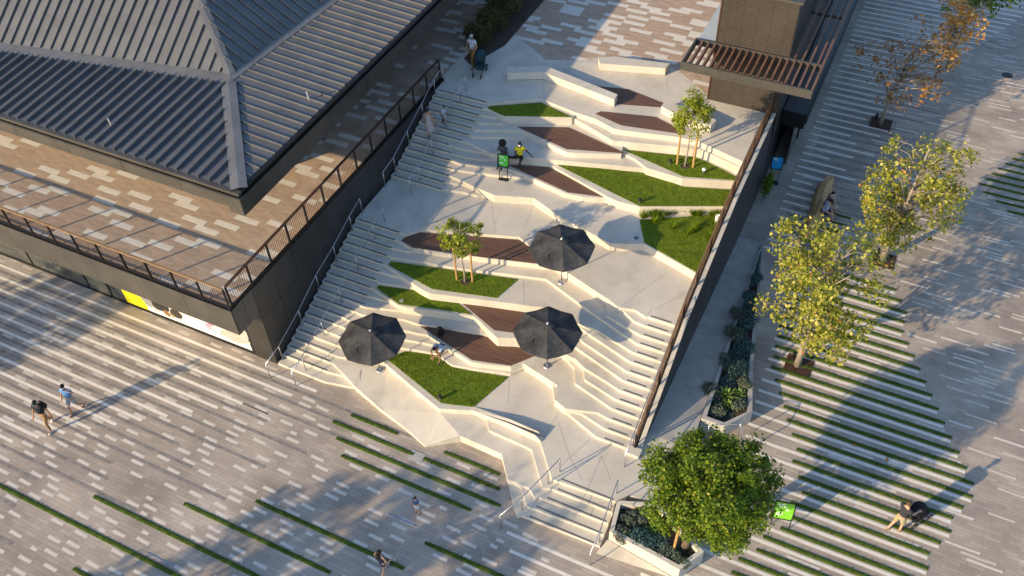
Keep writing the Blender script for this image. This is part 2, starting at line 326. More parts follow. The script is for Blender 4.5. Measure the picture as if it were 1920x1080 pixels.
# dark nosing strips on the straight flights
def strip(x0, x1, y, z, name='nosing_strip'):
    MB().box(x0 - sp.x, x1 - sp.x, y - sp.y, y + 0.065 - sp.y, z - 0.02, z + 0.004).build(name, M['nosing'], steps)
for n in range(2, 34):
    if n in (3,): xr = at(619, 679, n * H)[0]
    else: xr = CPOLY[n][1][0]
    strip(XW + 0.12, xr - 0.08, YL(n) + 0.05, n * H)
for n in range(6, 20):
    x, y = at(*JOINT[n], n * H); strip(x + 0.12, XR - 0.35, y + 0.05, n * H)
for n, (a, b) in {1: ((977, 966), (1118, 1024)), 2: ((989, 949), (1130, 1003)), 3: ((1009.5, 931.6), (1138, 981.5)), 4: ((1030, 915), (1146, 961)), 5: ((1037, 898), (1152, 940))}.items():
    A, B = at(*a, n * H), at(*b, n * H); strip(A[0] + 0.3, B[0] - 0.05, (A[1] + B[1]) / 2 + 0.06, n * H)
# saw-cut joints
def cut(px, lv, wd=0.014):
    mb = MB(); z = lv * H
    for a, b in zip(px[:-1], px[1:]):
        A, B = at(*a, z), at(*b, z); mb.bar((A[0] - sp.x, A[1] - sp.y, z - 0.003), (B[0] - sp.x, B[1] - sp.y, z - 0.003), wd, 0.010)
    mb.build('joint', M['joint'], steps)
for pxs, lv in [([(683, 681), (667, 716)], 2.9), ([(955, 710), (953, 757)], 5), ([(1049, 773), (1030, 800), (1017, 826)], 5), ([(1046, 790), (1070, 860), (1092, 900)], 5), ([(1108, 822), (1063, 862), (1048, 880)], 5),
                ([(1128, 855), (1105, 910), (1070, 985)], 5), ([(1128, 855), (1145, 900)], 5), ([(981, 521), (983, 568)], 15), ([(1250, 512), (1165, 573)], 19), ([(920, 375), (930, 438)], 19), ([(1000, 385), (983, 428)], 19), ([(925, 260), (921, 287)], 27), ([(1018, 140), (1020, 183)], 33),
                ([(1018, 110), (1026, 122)], 33), ([(1250, 135), (1252, 170)], 33), ([(1300, 540), (1230, 580)], 19), ([(1215, 590), (1222, 578)], 19)]: cut(pxs, lv)

# ---------------------------------------------------------------- timber decks, lawns
def flat(pxs, lv, dz): return [at(*q, lv * H + dz) for q in pxs]
def deck(label, pxs, lv):
    P = flat(pxs, lv, 0.012); cx = sum(p[0] for p in P) / len(P); cy = sum(p[1] for p in P) / len(P)
    e = empty('timber_deck', (cx, cy, lv * H), label, 'deck', 'timber decks set into the terraces')
    xs = [p[0] - cx for p in P]; ys = [p[1] - cy for p in P]; Q = list(zip(xs, ys))
    # individual boards running along X, clipped to the deck outline
    bw = 0.14; y = min(ys)
    while y < max(ys):
        y1 = min(y + bw - 0.008, max(ys)); seg = []
        poly = clip(clip(Q, 1, y, True), 1, y1, False)
        if len(poly) >= 3: MB().prism(poly, 0.002, 0.012 + random.uniform(0, 0.003)).build('board', M['timber'], e)
        y += bw
    return e
def clip(P, ax, v, keep_above):
    out = []
    for i in range(len(P)):
        a, b = P[i], P[(i + 1) % len(P)]; ia = (a[ax] >= v) == keep_above; ib = (b[ax] >= v) == keep_above
        if ia: out.append(a)
        if ia != ib:
            t = (v - a[ax]) / (b[ax] - a[ax]); out.append((a[0] + t * (b[0] - a[0]), a[1] + t * (b[1] - a[1])))
    return out
deck('brown timber deck in the shade of the lowest right parasol, seated man on its edge', [(784, 609.5), (915, 630), (926, 641), (970, 648), (1003, 667), (958, 685.5), (885, 675)], 8)
deck('brown timber deck beside the small lower lawn, under the middle parasol edge', [(866, 568.5), (978, 585), (1022, 592), (1060, 622), (1045, 633), (958, 623), (927, 619)], 12)
deck('long brown timber deck behind the staked young tree and below the mid landing', [(752, 451), (758, 445), (788, 435.5), (973, 449.5), (990, 461), (1041, 498), (900, 481.5), (784, 465.5), (774, 464)], 18)
deck('brown timber deck at the feet of the woman in yellow', [(953, 309), (975, 309.5), (1029, 313), (1138, 370), (1065, 360.5), (1000, 331), (964, 314.5)], 24)
deck('shaded dark timber deck below the small top lawn', [(969, 237.5), (1066, 238.5), (1174, 287.5), (1077, 280.5), (1062, 279.5)], 29)
deck('timber deck flush with the top landing beside the leafy young tree', [(1116, 213), (1127, 208.5), (1230, 219), (1280, 245), (1268, 249.5), (1165, 235)], 33)
deck('timber deck flush with the top landing, at the end of the long bench', [(1118, 161), (1178, 167), (1244, 193), (1238, 201), (1157, 195)], 33)

def blades(P, z, dens, hgt, mb=None, size=0.02):
    mb = mb or MB(); xs = [p[0] for p in P]; ys = [p[1] for p in P]
    A = (max(xs) - min(xs)) * (max(ys) - min(ys))
    for _ in range(int(A * dens)):
        x, y = random.uniform(min(xs), max(xs)), random.uniform(min(ys), max(ys))
        if not inpoly(x, y, P): continue
        a = random.uniform(0, math.pi); dx, dy = math.cos(a) * size, math.sin(a) * size
        lx, ly = random.uniform(-.03, .03), random.uniform(-.03, .03); h = hgt * random.uniform(0.5, 1.2)
        mb.tri((x - dx, y - dy, z), (x + dx, y + dy, z), (x + lx, y + ly, z + h))
    return mb
def lawn(label, pxs, lv, hgt=0.024, dens=1000):
    P = flat(pxs, lv, 0.015); z = lv * H
    e = MB().prism(P, z + 0.003, z + 0.018).build('lawn', M['turf']); tag(e, label, 'lawn', 'clipped lawns set into the terraces', 'stuff')
    blades(P, z + 0.015, dens, hgt).build('grass_blades', M['grass'], e)
    return e
lawn('clipped lawn nearest the lower plaza, in front of the lowest timber deck', [(723, 671), (760, 659), (780, 661), (817, 667), (847, 688), (880, 695), (954, 706.5), (888, 763), (828, 756), (780, 717)], 5)
lawn('small narrow lawn strip beside the staircase, left of a timber deck', [(706, 540), (710, 535), (777, 544.5), (790, 552), (810, 561), (860, 568.5), (886, 589.5), (822, 580), (748, 570)], 12)
lawn('lawn with a staked young tree beside the left staircase', [(728, 496), (733, 490), (740, 491), (972, 523.5), (932, 558.5), (810, 541.5), (740, 503.5)], 15)
lawn('lawn wedge between the mid landing and the side wall, in front of the tall grasses', [(1199, 412), (1208, 454.5), (1314, 514.5), (1346, 440), (1362, 401)], 22)
lawn('large sunlit lawn in the upper terraces, spreading to the side wall', [(1043, 308), (1213, 322), (1280, 350), (1377, 356), (1368, 386), (1200, 386.3), (1150, 362)], 25)
lawn('lawn with the leafy staked tree near the kiosk', [(1168, 280.5), (1300, 294), (1327, 304), (1384, 333), (1382, 338), (1282, 331)], 28)
lawn('small shaded lawn at the top beside the staircase', [(914.5, 203), (917, 199), (1014, 192), (1073, 219.3), (945, 217)], 32)
# taller ornamental grasses in the wedge
gp = flat([(1205, 408), (1225, 402), (1345, 395), (1362, 402), (1340, 452), (1290, 440)], 22, 0)
mb = MB()
for _ in range(60):
    x, y = random.choice(gp); t = random.random(); x2, y2 = random.choice(gp); x, y = x + (x2 - x) * t, y + (y2 - y) * t
    if not inpoly(x, y, gp): continue
    for _ in range(70):
        a = random.uniform(0, 6.28); r = random.uniform(0.05, 0.35); h = random.uniform(0.15, 0.42); d = (math.cos(a), math.sin(a)); b = (x + d[0] * .06, y + d[1] * .06)
        mb.tri((b[0] - d[1] * .014, b[1] + d[0] * .014, 22 * H), (b[0] + d[1] * .014, b[1] - d[0] * .014, 22 * H), (x + d[0] * r, y + d[1] * r, 22 * H + h))
tag(mb.build('ornamental_grass', M['grass']), 'tall arching grass clumps along the wall in the terrace wedge', 'grass', kind='stuff')
def small(name, label, cat, px, z, fn, m):
    x, y = at(*px, z); mb = MB(); fn(mb); return tag(mb.build(name, m, loc=(x, y, z)), label, cat)
small('marker_post', 'short white plastic post among the tall grasses by the side wall', 'post', (1343, 420), 22 * H, lambda m: m.tube([(0, 0, 0), (0, 0, .5)], .09, 10).tube([(0, 0, .45), (.22, .1, .62)], .04, 8), plain('white_plastic', (.75, .75, .72)))
def bollard(label, px, z, m):
    x, y = at(*px, z); e = empty('garden_light', (x, y, z), label, 'light', 'low lights in the lawns')
    MB().tube([(0, 0, 0), (0, 0, .16)], .05, 10).build('stem', M['steel'], e); MB().ball((0, 0, .22), (.09, .09, .08)).build('lamp_head', m, e)
bollard('small white garden light on the lawn beside the leafy staked tree', (1319, 325), 28 * H, plain('white_plastic', (.75, .75, .72)))
bollard('small black garden light on the lawn left of the leafy staked tree', (1256, 308), 28 * H, M['black'])
bollard('small dark garden light in the corner of the lowest lawn', (825, 749), 5 * H, M['black'])
bollard('small dark garden light in the corner of the large upper lawn', (1199, 381), 25 * H, M['black'])
for lab, px, lv, c in [('round grey drain cover on the terrace beside the lawn wedge', (1193, 446), 22, (.12, .16, .2)), ('pale round drain cover in the narrow lower lawn', (753, 564), 12.2, (.3, .3, .27))]:
    small('drain_cover', lab, 'drain', px, lv * H + .006, lambda m: m.tube([(0, 0, 0), (0, 0, .008)], [.11, .1], 16).tube([(0, 0, .008), (0, 0, .012)], [.05, .045], 12), plain('drain%d' % lv, c))

# ---------------------------------------------------------------- benches on the top landing
def bench(label, front, back, h=3):
    z0, z1 = 33 * H, (33 + h) * H
    P = [at(*q, z1) for q in front] + [at(*q, z1) for q in back]
    cx = sum(p[0] for p in P) / len(P); cy = sum(p[1] for p in P) / len(P); Q = [(p[0] - cx, p[1] - cy) for p in P]
    e = empty('concrete_bench', (cx, cy, z0), label, 'bench', 'cast concrete benches on the top landing')
    ins = [(x * .985, y * .985) for x, y in Q]
    MB().prism(ins, 0, .03).build('plinth', M['joint'], e); MB().prism(Q, .03, z1 - z0).build('seat_block', M['conc'], e)
bench('long bent concrete bench in shade on the top landing', [(951, 137), (1019, 135.5), (1152, 187)], [(1158, 177), (1025, 124), (950, 125.5)])
bench('straight concrete bench backing onto the upper plaza paving', [(1125, 119), (1248, 128)], [(1256, 119), (1152, 105.5), (1122, 108)])
bench('short concrete bench behind the leafy young tree', [(1240, 199), (1261, 211), (1333, 236)], [(1343, 225), (1300, 205), (1246, 190)])

# ================================================================ LOWER PLAZA
def proj(X, Y, Z=0.0):
    c = RW.T @ np.array([X, Y, Z - CH]); return 960 + FPX * c[0] / c[2], 540 + FPX * c[1] / c[2]
def inview(X, Y, Z=0.0, mrg=30):
    u, v = proj(X, Y, Z); return -mrg < u < 1920 + mrg and -mrg < v < 1080 + mrg
ground = MB().quad((-400, -300, 0), (400, -300, 0), (400, 600, 0), (-400, 600, 0)).build('plaza_paving', M['paving']); tag(ground, 'grey brick plaza paving with pale dashes and planted grass strips', kind='structure')
GS, WS, DS = [], [], []         # (x0, x1, y) of grass, white, dark strips
for x0, x1, y in [(-26.9, -17.8, 7.47), (-23.01, -15.0, 8.66), (-19.62, -13.0, 9.87), (-17.2, -10.7, 11.1), (-21.56, -16, 6.1), (-10.52, -6.5, 12.29),
                  (-16.54, -12.78, 15.37), (-12.33, -9.01, 15.38), (-15.97, -8.69, 14.76), (-15.34, -9.6, 14.15), (-16.05, -13.82, 15.95), (-11.74, -9.3, 15.97)]: GS.append((x0, x1, y))
rend = {0: 5.93, 1: 5.88, 2: 6.18, 3: 6.45, 4: 6.43, 5: 6.71, 6: 6.97, 7: 6.95, 8: 6.62, 9: 6.28, 10: 5.95, 11: 5.61, 12: 5.29, 13: 4.96, 14: 4.65, 15: 4.32, 16: 4.01, 17: 3.67, 18: 3.35, 19: 3.32, 20: 3.30, 21: 2.98, 22: 2.66}
lst = {0: 1.02, 1: 1.0, 2: 1.26, 3: .99, 4: .62, 5: .64, 6: .31, 7: -.04, 8: -.31, 9: -.63, 10: -.96, 11: -1.28}
for k in range(-9, 23):
    y = 18.78 + 0.5925 * k
    xl = lst.get(k, max(-1.6, -1.28 - 0.06 * (k - 11)) if k > 11 else 1.0 - 0.28 * abs(k) + (0.2 if k % 2 else 0))
    xr = rend.get(k, 5.9 + 0.25 * k)
    if k >= 0 or k > -8: GS.append((xl, xr, y))
    WS.append((-1.25 - (0.05 if k < 6 else 0.02 * k) if k >= 4 else -3.3 + 0.42 * (k + 9) * 0.3, xr - 0.03, y - 0.2)) if k > -8 else None
for k, (x, y) in enumerate([(6.59, 39.3), (6.01, 39.84), (5.38, 40.31), (5.09, 40.88), (5.34, 41.41), (5.6, 41.95), (5.86, 42.49), (6.12, 43.04), (6.39, 43.59), (6.66, 44.15), (6.95, 44.7)]): GS.append((x, x + 7, y))
for k in range(5): GS.append((-2.1 + 0.16 * k + random.uniform(-.1, .1), -0.5 + 0.1 * k, 33.4 + 0.5925 * k))
for k in range(23, 78):          # white courses in the shaded far part
    y = 18.58 + 0.5925 * k
    e = (1.4 - 0.28 * (k - 22)) if k < 32 else (-1.6 + 0.12 * (k - 32) + 0.9 * math.sin(k * 1.7) if k < 46 else -0.2 + 0.28 * (k - 46))
    WS.append((-3.4, min(e, 7.5), y))
for k in range(0, 18):           # by the storefront
    y = 16.36 - 0.599 * k; WS.append((-42, -18.0 - 0.82 * k, y)); DS.append((-42, -17.0 - 0.75 * k + random.uniform(0, 6), y - 0.3))
for (x0, x1, y) in [(-8.0, -1.8, 13.9), (-7.6, -2.2, 13.3), (-7.0, -1.0, 12.75)]: WS.append((x0, x1, y))
for k in range(26): DS.append((-2.9, random.uniform(0, 3.5), 31.92 + 0.5925 * k))
for i, (x0, x1, y) in enumerate(WS):
    MB().box(x0, x1, y - .065, y + .065, -.02, .004).build('white_course', M['white'], ground)
for i, (x0, x1, y) in enumerate(DS):
    MB().box(x0, x1, y - .07, y + .07, -.02, .0035).build('dark_course', M['darkpav'], ground)
for (x0, x1, y) in GS:
    mb = MB(); wd = 0.085
    n = max(2, int((x1 - x0) / 0.5)); i0 = 0
    prof = [(-1, 0), (-.9, .02), (-.3, .035), (.3, .035), (.9, .02), (1, 0)]
    for k in range(n + 1):
        x = x0 + (x1 - x0) * k / n; f = 0.75 if k in (0, n) else 1
        for a, b in prof: mb.v.append((x, y + a * wd * f, b * f + .002))
    m6 = len(prof)
    for k in range(n):
        for q in range(m6 - 1): mb.f.append((k * m6 + q, (k + 1) * m6 + q, (k + 1) * m6 + q + 1, k * m6 + q + 1))
    mb.build('grass_strip', M['stripbase'], ground)
mb = MB()
for (x0, x1, y) in GS:
    blades([(x0, y - .085), (x1, y - .085), (x1, y + .085), (x0, y + .085)], .02, 420, .04, mb, 0.02)
tag(mb.build('grass_blades', M['strip'], ground), kind='stuff')
# pale dashes
dash = []
foot = CPOLY[5]
def hits(x0, x1, y, hw):
    for L_ in (WS, GS, DS):
        for a, b, c in L_:
            if abs(c - y) < hw + .075 and x1 > a - .1 and x0 < b + .1: return True
    return False
def near(x0, x1, y, dy):
    return any(abs(d[2] - y) < dy and x1 > d[0] - .12 and x0 < d[1] + .12 for d in dash[-220:])
y = 4.0
while y < 17.0:
    x = -42 + random.uniform(0, .6)
    while x < -1.5:
        if random.random() < 0.30 and inview(x + .3, y, 0, 260) and not hits(x, x + .594, y, .045) and not near(x, x + .594, y, .16):
            if not (x > -20.7 and y > 16.2) and not inpoly(x + .3, y, [(-20.6, 16.8), (-17, 16.6), (-12.6, 15.6), (-9, 16), (-8.2, 14.3), (-4, 14), (-1, 14.6), (0, 20), (-20, 20)]):
                dash.append((x, x + (.594 if random.random() < .93 else .3), y, .064, 'light2' if (y > 9.5 + (x + 30) * .55 and y > 8.5) else 'light'))
        x += .594
    y += .1485
y = 12.5
while y < 75:
    x = -3.0 + random.uniform(0, 1.2)
    while x < 24:
        thr = 0.17 if x > 0 else 0.1
        if random.random() < thr and inview(x + .6, y, 0, 260) and not hits(x, x + 1.18, y, .05) and not near(x, x + 1.18, y, .13):
            ok = x > 0.2 if y < 21.5 else (x > -1.2 if y < 33 else x > -3)
            if ok: dash.append((x, x + random.choice((1.18, 1.18, .9)), y, .048, random.choice(('light', 'light2', 'light2'))))
        x += 1.2
    y += .1
dash.sort(key=lambda d: (not inview(d[0] + .3, d[2], 0, 0), d[2] + abs(d[0]) * .2))
shm = {}
rest = {'light': MB(), 'light2': MB()}
for i, (x0, x1, y, hw, m) in enumerate(dash):
    if i < 300:
        k = (round(x1 - x0, 2), hw, m)
        if k not in shm:
            L_ = x1 - x0; o = MB().box(-L_ / 2, L_ / 2, -hw, hw, -.02, .004).build('paver', M[m], ground); shm[k] = o.data
        else: o = link('paver', shm[k], ground)
        o.location = ((x0 + x1) / 2, y, 0)
    else: rest[m].box(x0, x1, y - hw, y + hw, -.02, .004)
for m in rest: tag(rest[m].build('far_pavers', M[m], ground), kind='stuff')
# slim steel inlay lines in the paving
for a, b in [((276, 1036), (327, 1062)), ((728, 963), (780, 986)), ((455, 756), (502, 777)), ((1440, 925), (1500, 948))]:
    A, B = at(*a), at(*b); MB().bar((A[0], A[1], .006), (B[0], B[1], .006), .05, .012).build('inlay_light', M['steel'], ground)
small('drain_cover', 'dark round manhole cover on the far shaded paving', 'drain', (1889, 141), .004, lambda m: m.tube([(0, 0, 0), (0, 0, .01)], [.3, .28], 20).tube([(0, 0, .01), (0, 0, .014)], [.2, .19], 16), M['black'])
small('drain_cover', 'square concrete utility cover between two grass strips below the front ledge', 'drain', (781, 856), .002, lambda m: m.box(-.3, .3, -.22, .22, 0, .01).box(-.05, .05, -.03, .03, .01, .014), M['conc2'])

# ================================================================ UPPER PLAZA PAVING
TZ = 33 * H
def pavers(poly, z, parent, p_light, cap=300, ox=0.0, name='paver'):
    bl, ro = 1.19, 0.30; out = []
    ys = [p[1] for p in poly]; xs = [p[0] for p in poly]
    y = min(ys); r = 0
    while y < max(ys):
        x = min(xs) - random.choice((0, .3, .6, .9)); gp_ = random.randint(1, 4)
        while x < max(xs):
            cxm, cym = x + bl / 2, y + ro / 2
            if all(inpoly(a, b, poly) for a, b in ((x + .02, cym), (x + bl - .02, cym), (cxm, y + .02), (cxm, y + ro - .02))) and inview(cxm, cym, z, 60): gp_ -= 1; last = gp_ <= 0; gp_ = random.choice((2, 2, 3, 3, 4)) if last else gp_; out.append((x, y, last))
            elif inview(cxm, cym, z, 60):
                q = clip(clip(clip(clip(poly, 1, y + .004, True), 1, y + ro - .004, False), 0, x + .004, True), 0, x + bl - .004, False)
                if len(q) >= 3:
                    ar = abs(sum(q[i][0] * q[(i + 1) % len(q)][1] - q[(i + 1) % len(q)][0] * q[i][1] for i in range(len(q)))) / 2
                    if ar > .06 and inpoly(sum(v[0] for v in q) / len(q), sum(v[1] for v in q) / len(q), poly): edge.append((q, random.random() < p_light * .7))
            x += bl
        y += ro; r += 1
    out.sort(key=lambda d: d[1]); shared = {}; big = {k: MB() for k in ('cream', 'brown', 'brown2')}
    for i, (x, y, l) in enumerate(out):
        m = 'cream' if l else random.choice(('brown', 'brown', 'brown2'))
        if i < cap:
            if m not in shared: o = MB().box(-bl / 2 + .003, bl / 2 - .003, -ro / 2 + .003, ro / 2 - .003, -.03, .006).build(name, M[m], parent); shared[m] = o.data
            else: o = link(name, shared[m], parent)
            o.location = (x + bl / 2 - parent.location.x, y + ro / 2 - parent.location.y, z - parent.location.z)
        else: big[m].box(x + .003 - parent.location.x, x + bl - .003 - parent.location.x, y + .003 - parent.location.y, y + ro - .003 - parent.location.y, z - .03 - parent.location.z, z + .006 - parent.location.z)
    for q, l in edge: big['cream' if l else 'brown'].prism([(a - parent.location.x, b - parent.location.y) for a, b in q], z - .03 - parent.location.z, z + .006 - parent.location.z)
    edge.clear()
    for m in big:
        if big[m].v: tag(big[m].build('far_pavers', M[m], parent), kind='stuff')
edge = []
up_poly = [at(*q, TZ) for q in [(945, 50), (1000, 92), (1023, 112), (1100, 112), (1118, 106), (1253, 121), (1276, 136), (1331, 182)]] + [(-7.95, 70), (-19.75, 70)]
upz = MB().prism(up_poly, TZ - .05, TZ + .004).build('upper_plaza', M['brown2']); tag(upz, 'upper plaza paved in brown and cream slabs', kind='structure')
pavers(up_poly, TZ + .002, upz, 0.34)

# ================================================================ PAVILION
pv = empty('pavilion', (-20.35, 16.9, 0), 'dark metal pavilion with seamed hip roof, paved terrace and glazed shopfront', 'building')
pl = pv.location
def pb(name, m, x0, x1, y0, y1, z0, z1, parent=None):
    return MB().box(x0 - pl.x, x1 - pl.x, y0 - pl.y, y1 - pl.y, z0 - pl.z, z1 - pl.z).build(name, m, parent or pv)
XF, YF = -20.38, 15.62
pb('terrace_slab', M['joint'], -60, XF - .06, YF + .06, 90, 3.5, TZ - .02)
# fascia panels along the front and the side
x = XF
while x > -52:
    pb('fascia_panel', M['dark2'], max(x - 2.4, -60), x - .012, YF - .0, YF + .05, 3.26, TZ + .02); x -= 2.4
y = YF + .06
for k in range(2): pb('fascia_panel', M['dark2'], XF - .05, XF + .0, y + .006, y + .63, 3.26, TZ + .02); y += .64
pb('soffit', M['black'], -60, XF - .02, YF + .05, 16.9, 3.30, 3.34)
pb('kerb', M['black'], -60, XF - .03, YF + .0, YF + .14, TZ + .02, TZ + .06)
pb('kerb', M['black'], XF - .14, XF, YF + .15, 32.6, TZ + .02, TZ + .06)
# dark wall panels beside the staircase
y = 16.92; rows = [(0, 2.9), (2.91, TZ + .02)]
while y < 32.3:
    for z0, z1 in rows: pb('wall_panel', M['dark'], XF - .16 + random.uniform(0, .004), XF + .02 + random.uniform(-.003, .003), y, min(y + 1.28, 32.5), z0 + .005, z1 - .005)
    y += 1.292
pb('wall_core', M['black'], -21.5, XF - .03, 16.93, 33, 0, TZ - .05)
pb('end_pier', M['dark'], -21.45, XF + .01, 16.88, 16.92, 0, 3.42)
# shopfront
sfY = 16.95
pb('shop_interior', plain('shop_inside', (.05, .046, .036)), -60, -21.5, sfY + .5, sfY + .6, 0, 3.4)
for k, (x0, x1) in enumerate([(-29.6, -21.6), (-31.0, -29.75), (-34.6, -31.15), (-38, -34.7), (-41.5, -38.1), (-45, -41.6), (-49, -45.1)]):
    g = pb('shop_window', M['glass'], x0, x1, sfY, sfY + .03, .14, 3.4)
    pb('frame', M['black'], x0 - .08, x0 - .0, sfY - .03, sfY + .05, 0, 3.4, pv); pb('sill', M['black'], x0, x1, sfY - .04, sfY + .04, 0, .14, pv)
pb('frame', M['black'], -21.6, -21.46, sfY - .04, sfY + .05, 0, 3.4)
def poster(name, m, x0, x1, z0, z1, d=.006):
    return MB().box(x0 - pl.x, x1 - pl.x, sfY - d - pl.y, sfY - .001 - pl.y, z0, z1).build(name, m, pv)
poster('poster', plain('poster_yellow', (.72, .60, .01)), -28.75, -27.5, .16, 3.38)
poster('poster', plain('poster_white', (.70, .69, .64)), -27.48, -21.7, .16, 3.38)
def blob(name, m, pts, d):
    mb = MB(); q = [(x - pl.x, z) for x, z in pts]; n = len(q); c = (sum(a for a, b in q) / n, sum(b for a, b in q) / n); yy = sfY - d - pl.y
    for k in range(n): a, b = q[k], q[(k + 1) % n]; mb.tri((c[0], yy, c[1]), (b[0], yy, b[1]), (a[0], yy, a[1]))
    mb.build(name, m, pv)
def ell(cx, cz, rx, rz, n=14, wob=.18): return [(cx + rx * math.cos(6.283 * k / n) * (1 + random.uniform(-wob, wob)), cz + rz * math.sin(6.283 * k / n) * (1 + random.uniform(-wob, wob))) for k in range(n)]
for cx, cz, rx, rz, c in [(-27.3, 1.1, .3, .7, (.25, .25, .25)), (-26.6, .9, .55, .45, (.03, .03, .03)), (-26.1, 1.2, .3, .25, (.18, .09, .03)), (-25.7, .75, .35, .3, (.05, .04, .03)), (-27.0, 2.0, .3, .3, (.12, .12, .12)),
                          (-26.95, .55, .2, .22, (.4, .38, .35)), (-26.3, .5, .2, .2, (.22, .13, .06)), (-26.55, 1.3, .25, .2, (.3, .28, .26)), (-25.95, .55, .16, .2, (.35, .24, .12)), (-23.9, .75, .2, .2, (.62, .34, .42)), (-23.6, .6, .16, .2, (.66, .48, .53)), (-23.7, .95, .15, .14, (.55, .25, .33)), (-22.5, .7, .8, .35, (.42, .40, .34)), (-22.1, 1.9, .35, .4, (.28, .42, .04)), (-21.9, 1.2, .3, .4, (.45, .43, .38))]:
    blob('print', plain('print_%d' % int(c[0] * 1000 + c[1] * 99), c), ell(cx, cz, rx, rz), .008 + random.uniform(0, .004))
def textobj(body, size, m, parent, loc, rot, name='lettering', ext=0.004):
    c = bpy.data.curves.new(name, 'FONT'); c.body = body; c.size = size; c.extrude = ext; c.align_x = 'CENTER'; c.align_y = 'CENTER'; c.materials.append(m)
    o = bpy.data.objects.new(name, c); bpy.context.view_layer.update(); col.objects.link(o)
    dg = bpy.context.evaluated_depsgraph_get(); me = bpy.data.meshes.new_from_object(o.evaluated_get(dg)); bpy.data.objects.remove(o)
    o = link(name, me, parent, loc); o.rotation_euler = rot; return o
tx = atY(153, 531, sfY); textobj('312', .42, plain('white_letter', (.8, .8, .78)), pv, (tx[0] - pl.x, sfY - .02 - pl.y, tx[2] - .28), (R_(90), 0, 0))
pb('door_handle', M['steel'], -32.9, -32.86, sfY - .09, sfY - .03, .9, 1.5); pb('door_handle', M['steel'], -32.7, -32.66, sfY - .09, sfY - .03, .9, 1.5)
# terrace paving
tp = [(-50, YF + .16), (XF - .16, YF + .16), (XF - .16, 60), (-24.6, 60), (-24.6, 21.9), (-50, 21.0)]
tf = MB().prism([(a - pl.x, b - pl.y) for a, b in tp], TZ - .05, TZ - .001).build('terrace_floor', M['joint'], pv)
class PP: pass
def pavers_child(poly, z, p_light):
    # same bond, parented to the terrace floor
    global tf
    tf.location = (0, 0, 0); sh = Vector((pl.x, pl.y, 0)); bl, ro = 1.19, .30; out = []; y = min(p[1] for p in poly); pr1 = []; big = {k: MB() for k in ('cream', 'brown', 'brown2')}; shared = {}
    while y < max(p[1] for p in poly):
        x = -51 - random.choice((0, .3, .6, .9)); gp_ = random.randint(1, 5); pr0 = pr1; pr1 = []
        while x < XF:
            cx_, cy_ = x + bl / 2, y + ro / 2
            if inview(cx_, cy_, z, 60):
                gp_ -= 1; l = gp_ <= 0 and not any(abs(x - v) < .4 for v in pr0); gp_ = random.choice((3, 4, 4, 5, 6)) if l else gp_
                if l: pr1.append(x)
                q = clip(clip([(x + .003, y + .003), (x + bl - .003, y + .003), (x + bl - .003, y + ro - .003), (x + .003, y + ro - .003)], 0, XF - .165, False), 1, YF + .165, True)
                if inpoly(cx_, cy_, poly) or inpoly(x + .05, cy_, poly):
                    m = 'cream' if l else random.choice(('brown', 'brown', 'brown2')); out.append((q, m, y + .12 * abs(x + 28)))
            x += bl
        y += ro
    out.sort(key=lambda d: d[2])
    for i, (q, m, _) in enumerate(out):
        mb = MB() if i < 300 else big[m]
        if len(q) == 4 and abs((q[1][0] - q[0][0]) - (bl - .006)) < 1e-4 and i < 300:
            if m not in shared: o = MB().box(-bl / 2 + .003, bl / 2 - .003, -ro / 2 + .003, ro / 2 - .003, -.03, .006).build('paver', M[m], tf); shared[m] = o.data
            else: o = link('paver', shared[m], tf)
            o.location = ((q[0][0] + q[1][0]) / 2 - pl.x, (q[0][1] + q[2][1]) / 2 - pl.y, z)
        elif len(q) >= 3:
            mb.prism([(a - pl.x, b - pl.y) for a, b in q], z - .03, z + .006)
            if i < 300: mb.build('paver', M[m], tf)
    for m in big:
        if big[m].v: tag(big[m].build('far_pavers', M[m], tf), kind='stuff')
pavers_child(tp, TZ, 0.27)
# glazed upper storey under the roof
pb('upper_wall', M['glass'], -60, -25.2, 21.1, 60, TZ, 8.0)
x = -26
while x > -50: pb('mullion', M['black'], x - .12, x, 21.0, 21.12, TZ, 8.0); x -= 2.1
y = 22.5
while y < 50: pb('mullion', M['black'], -25.22, -25.1, y, y + .1, TZ, 8.0); y += 2.1
# ---- roof
EX, EY, EZ, SL = -21.0, 18.35, 8.3, 0.065
def zf(Y): return EZ + SL * (Y - EY)
def zr(X): return EZ + SL * (EX - X)
def onF(px, py):                      # pixel to lower front roof plane
    r = ray(px, py); nrm = np.array([0, -SL, 1.0]); t = ((np.array([EX, EY, EZ]) - np.array([0, 0, CH])) @ nrm) / (r @ nrm); p = np.array([0, 0, CH]) + r * t; return tuple(float(c) for c in p)
def onR(px, py):
    r = ray(px, py); nrm = np.array([SL, 0, 1.0]); t = ((np.array([EX, EY, EZ]) - np.array([0, 0, CH])) @ nrm) / (r @ nrm); p = np.array([0, 0, CH]) + r * t; return tuple(float(c) for c in p)
roof = MB()
def rl(p): return (p[0] - pl.x, p[1] - pl.y, p[2])
hipF, hipL = onF(428, 158), onF(0, 98); k = (hipL[1] - hipF[1]) / (hipL[0] - hipF[0])
Lx = -52; Lf = (Lx, hipF[1] + k * (Lx - hipF[0]), 0); Lf = (Lx, Lf[1], zf(Lf[1]))
hipR0, hipR = onR(430, 157), onR(640, -3); kr = (hipR[0] - hipR0[0]) / (hipR[1] - hipR0[1])
Ry = 62; Rf = (hipR0[0] + kr * (Ry - hipR0[1]), Ry); Rf = (Rf[0], Ry, zr(Rf[0]))
Ap = ((hipF[0] + hipR0[0]) / 2, (hipF[1] + hipR0[1]) / 2, (hipF[2] + hipR0[2]) / 2)
E_ = (EX, EY, EZ)
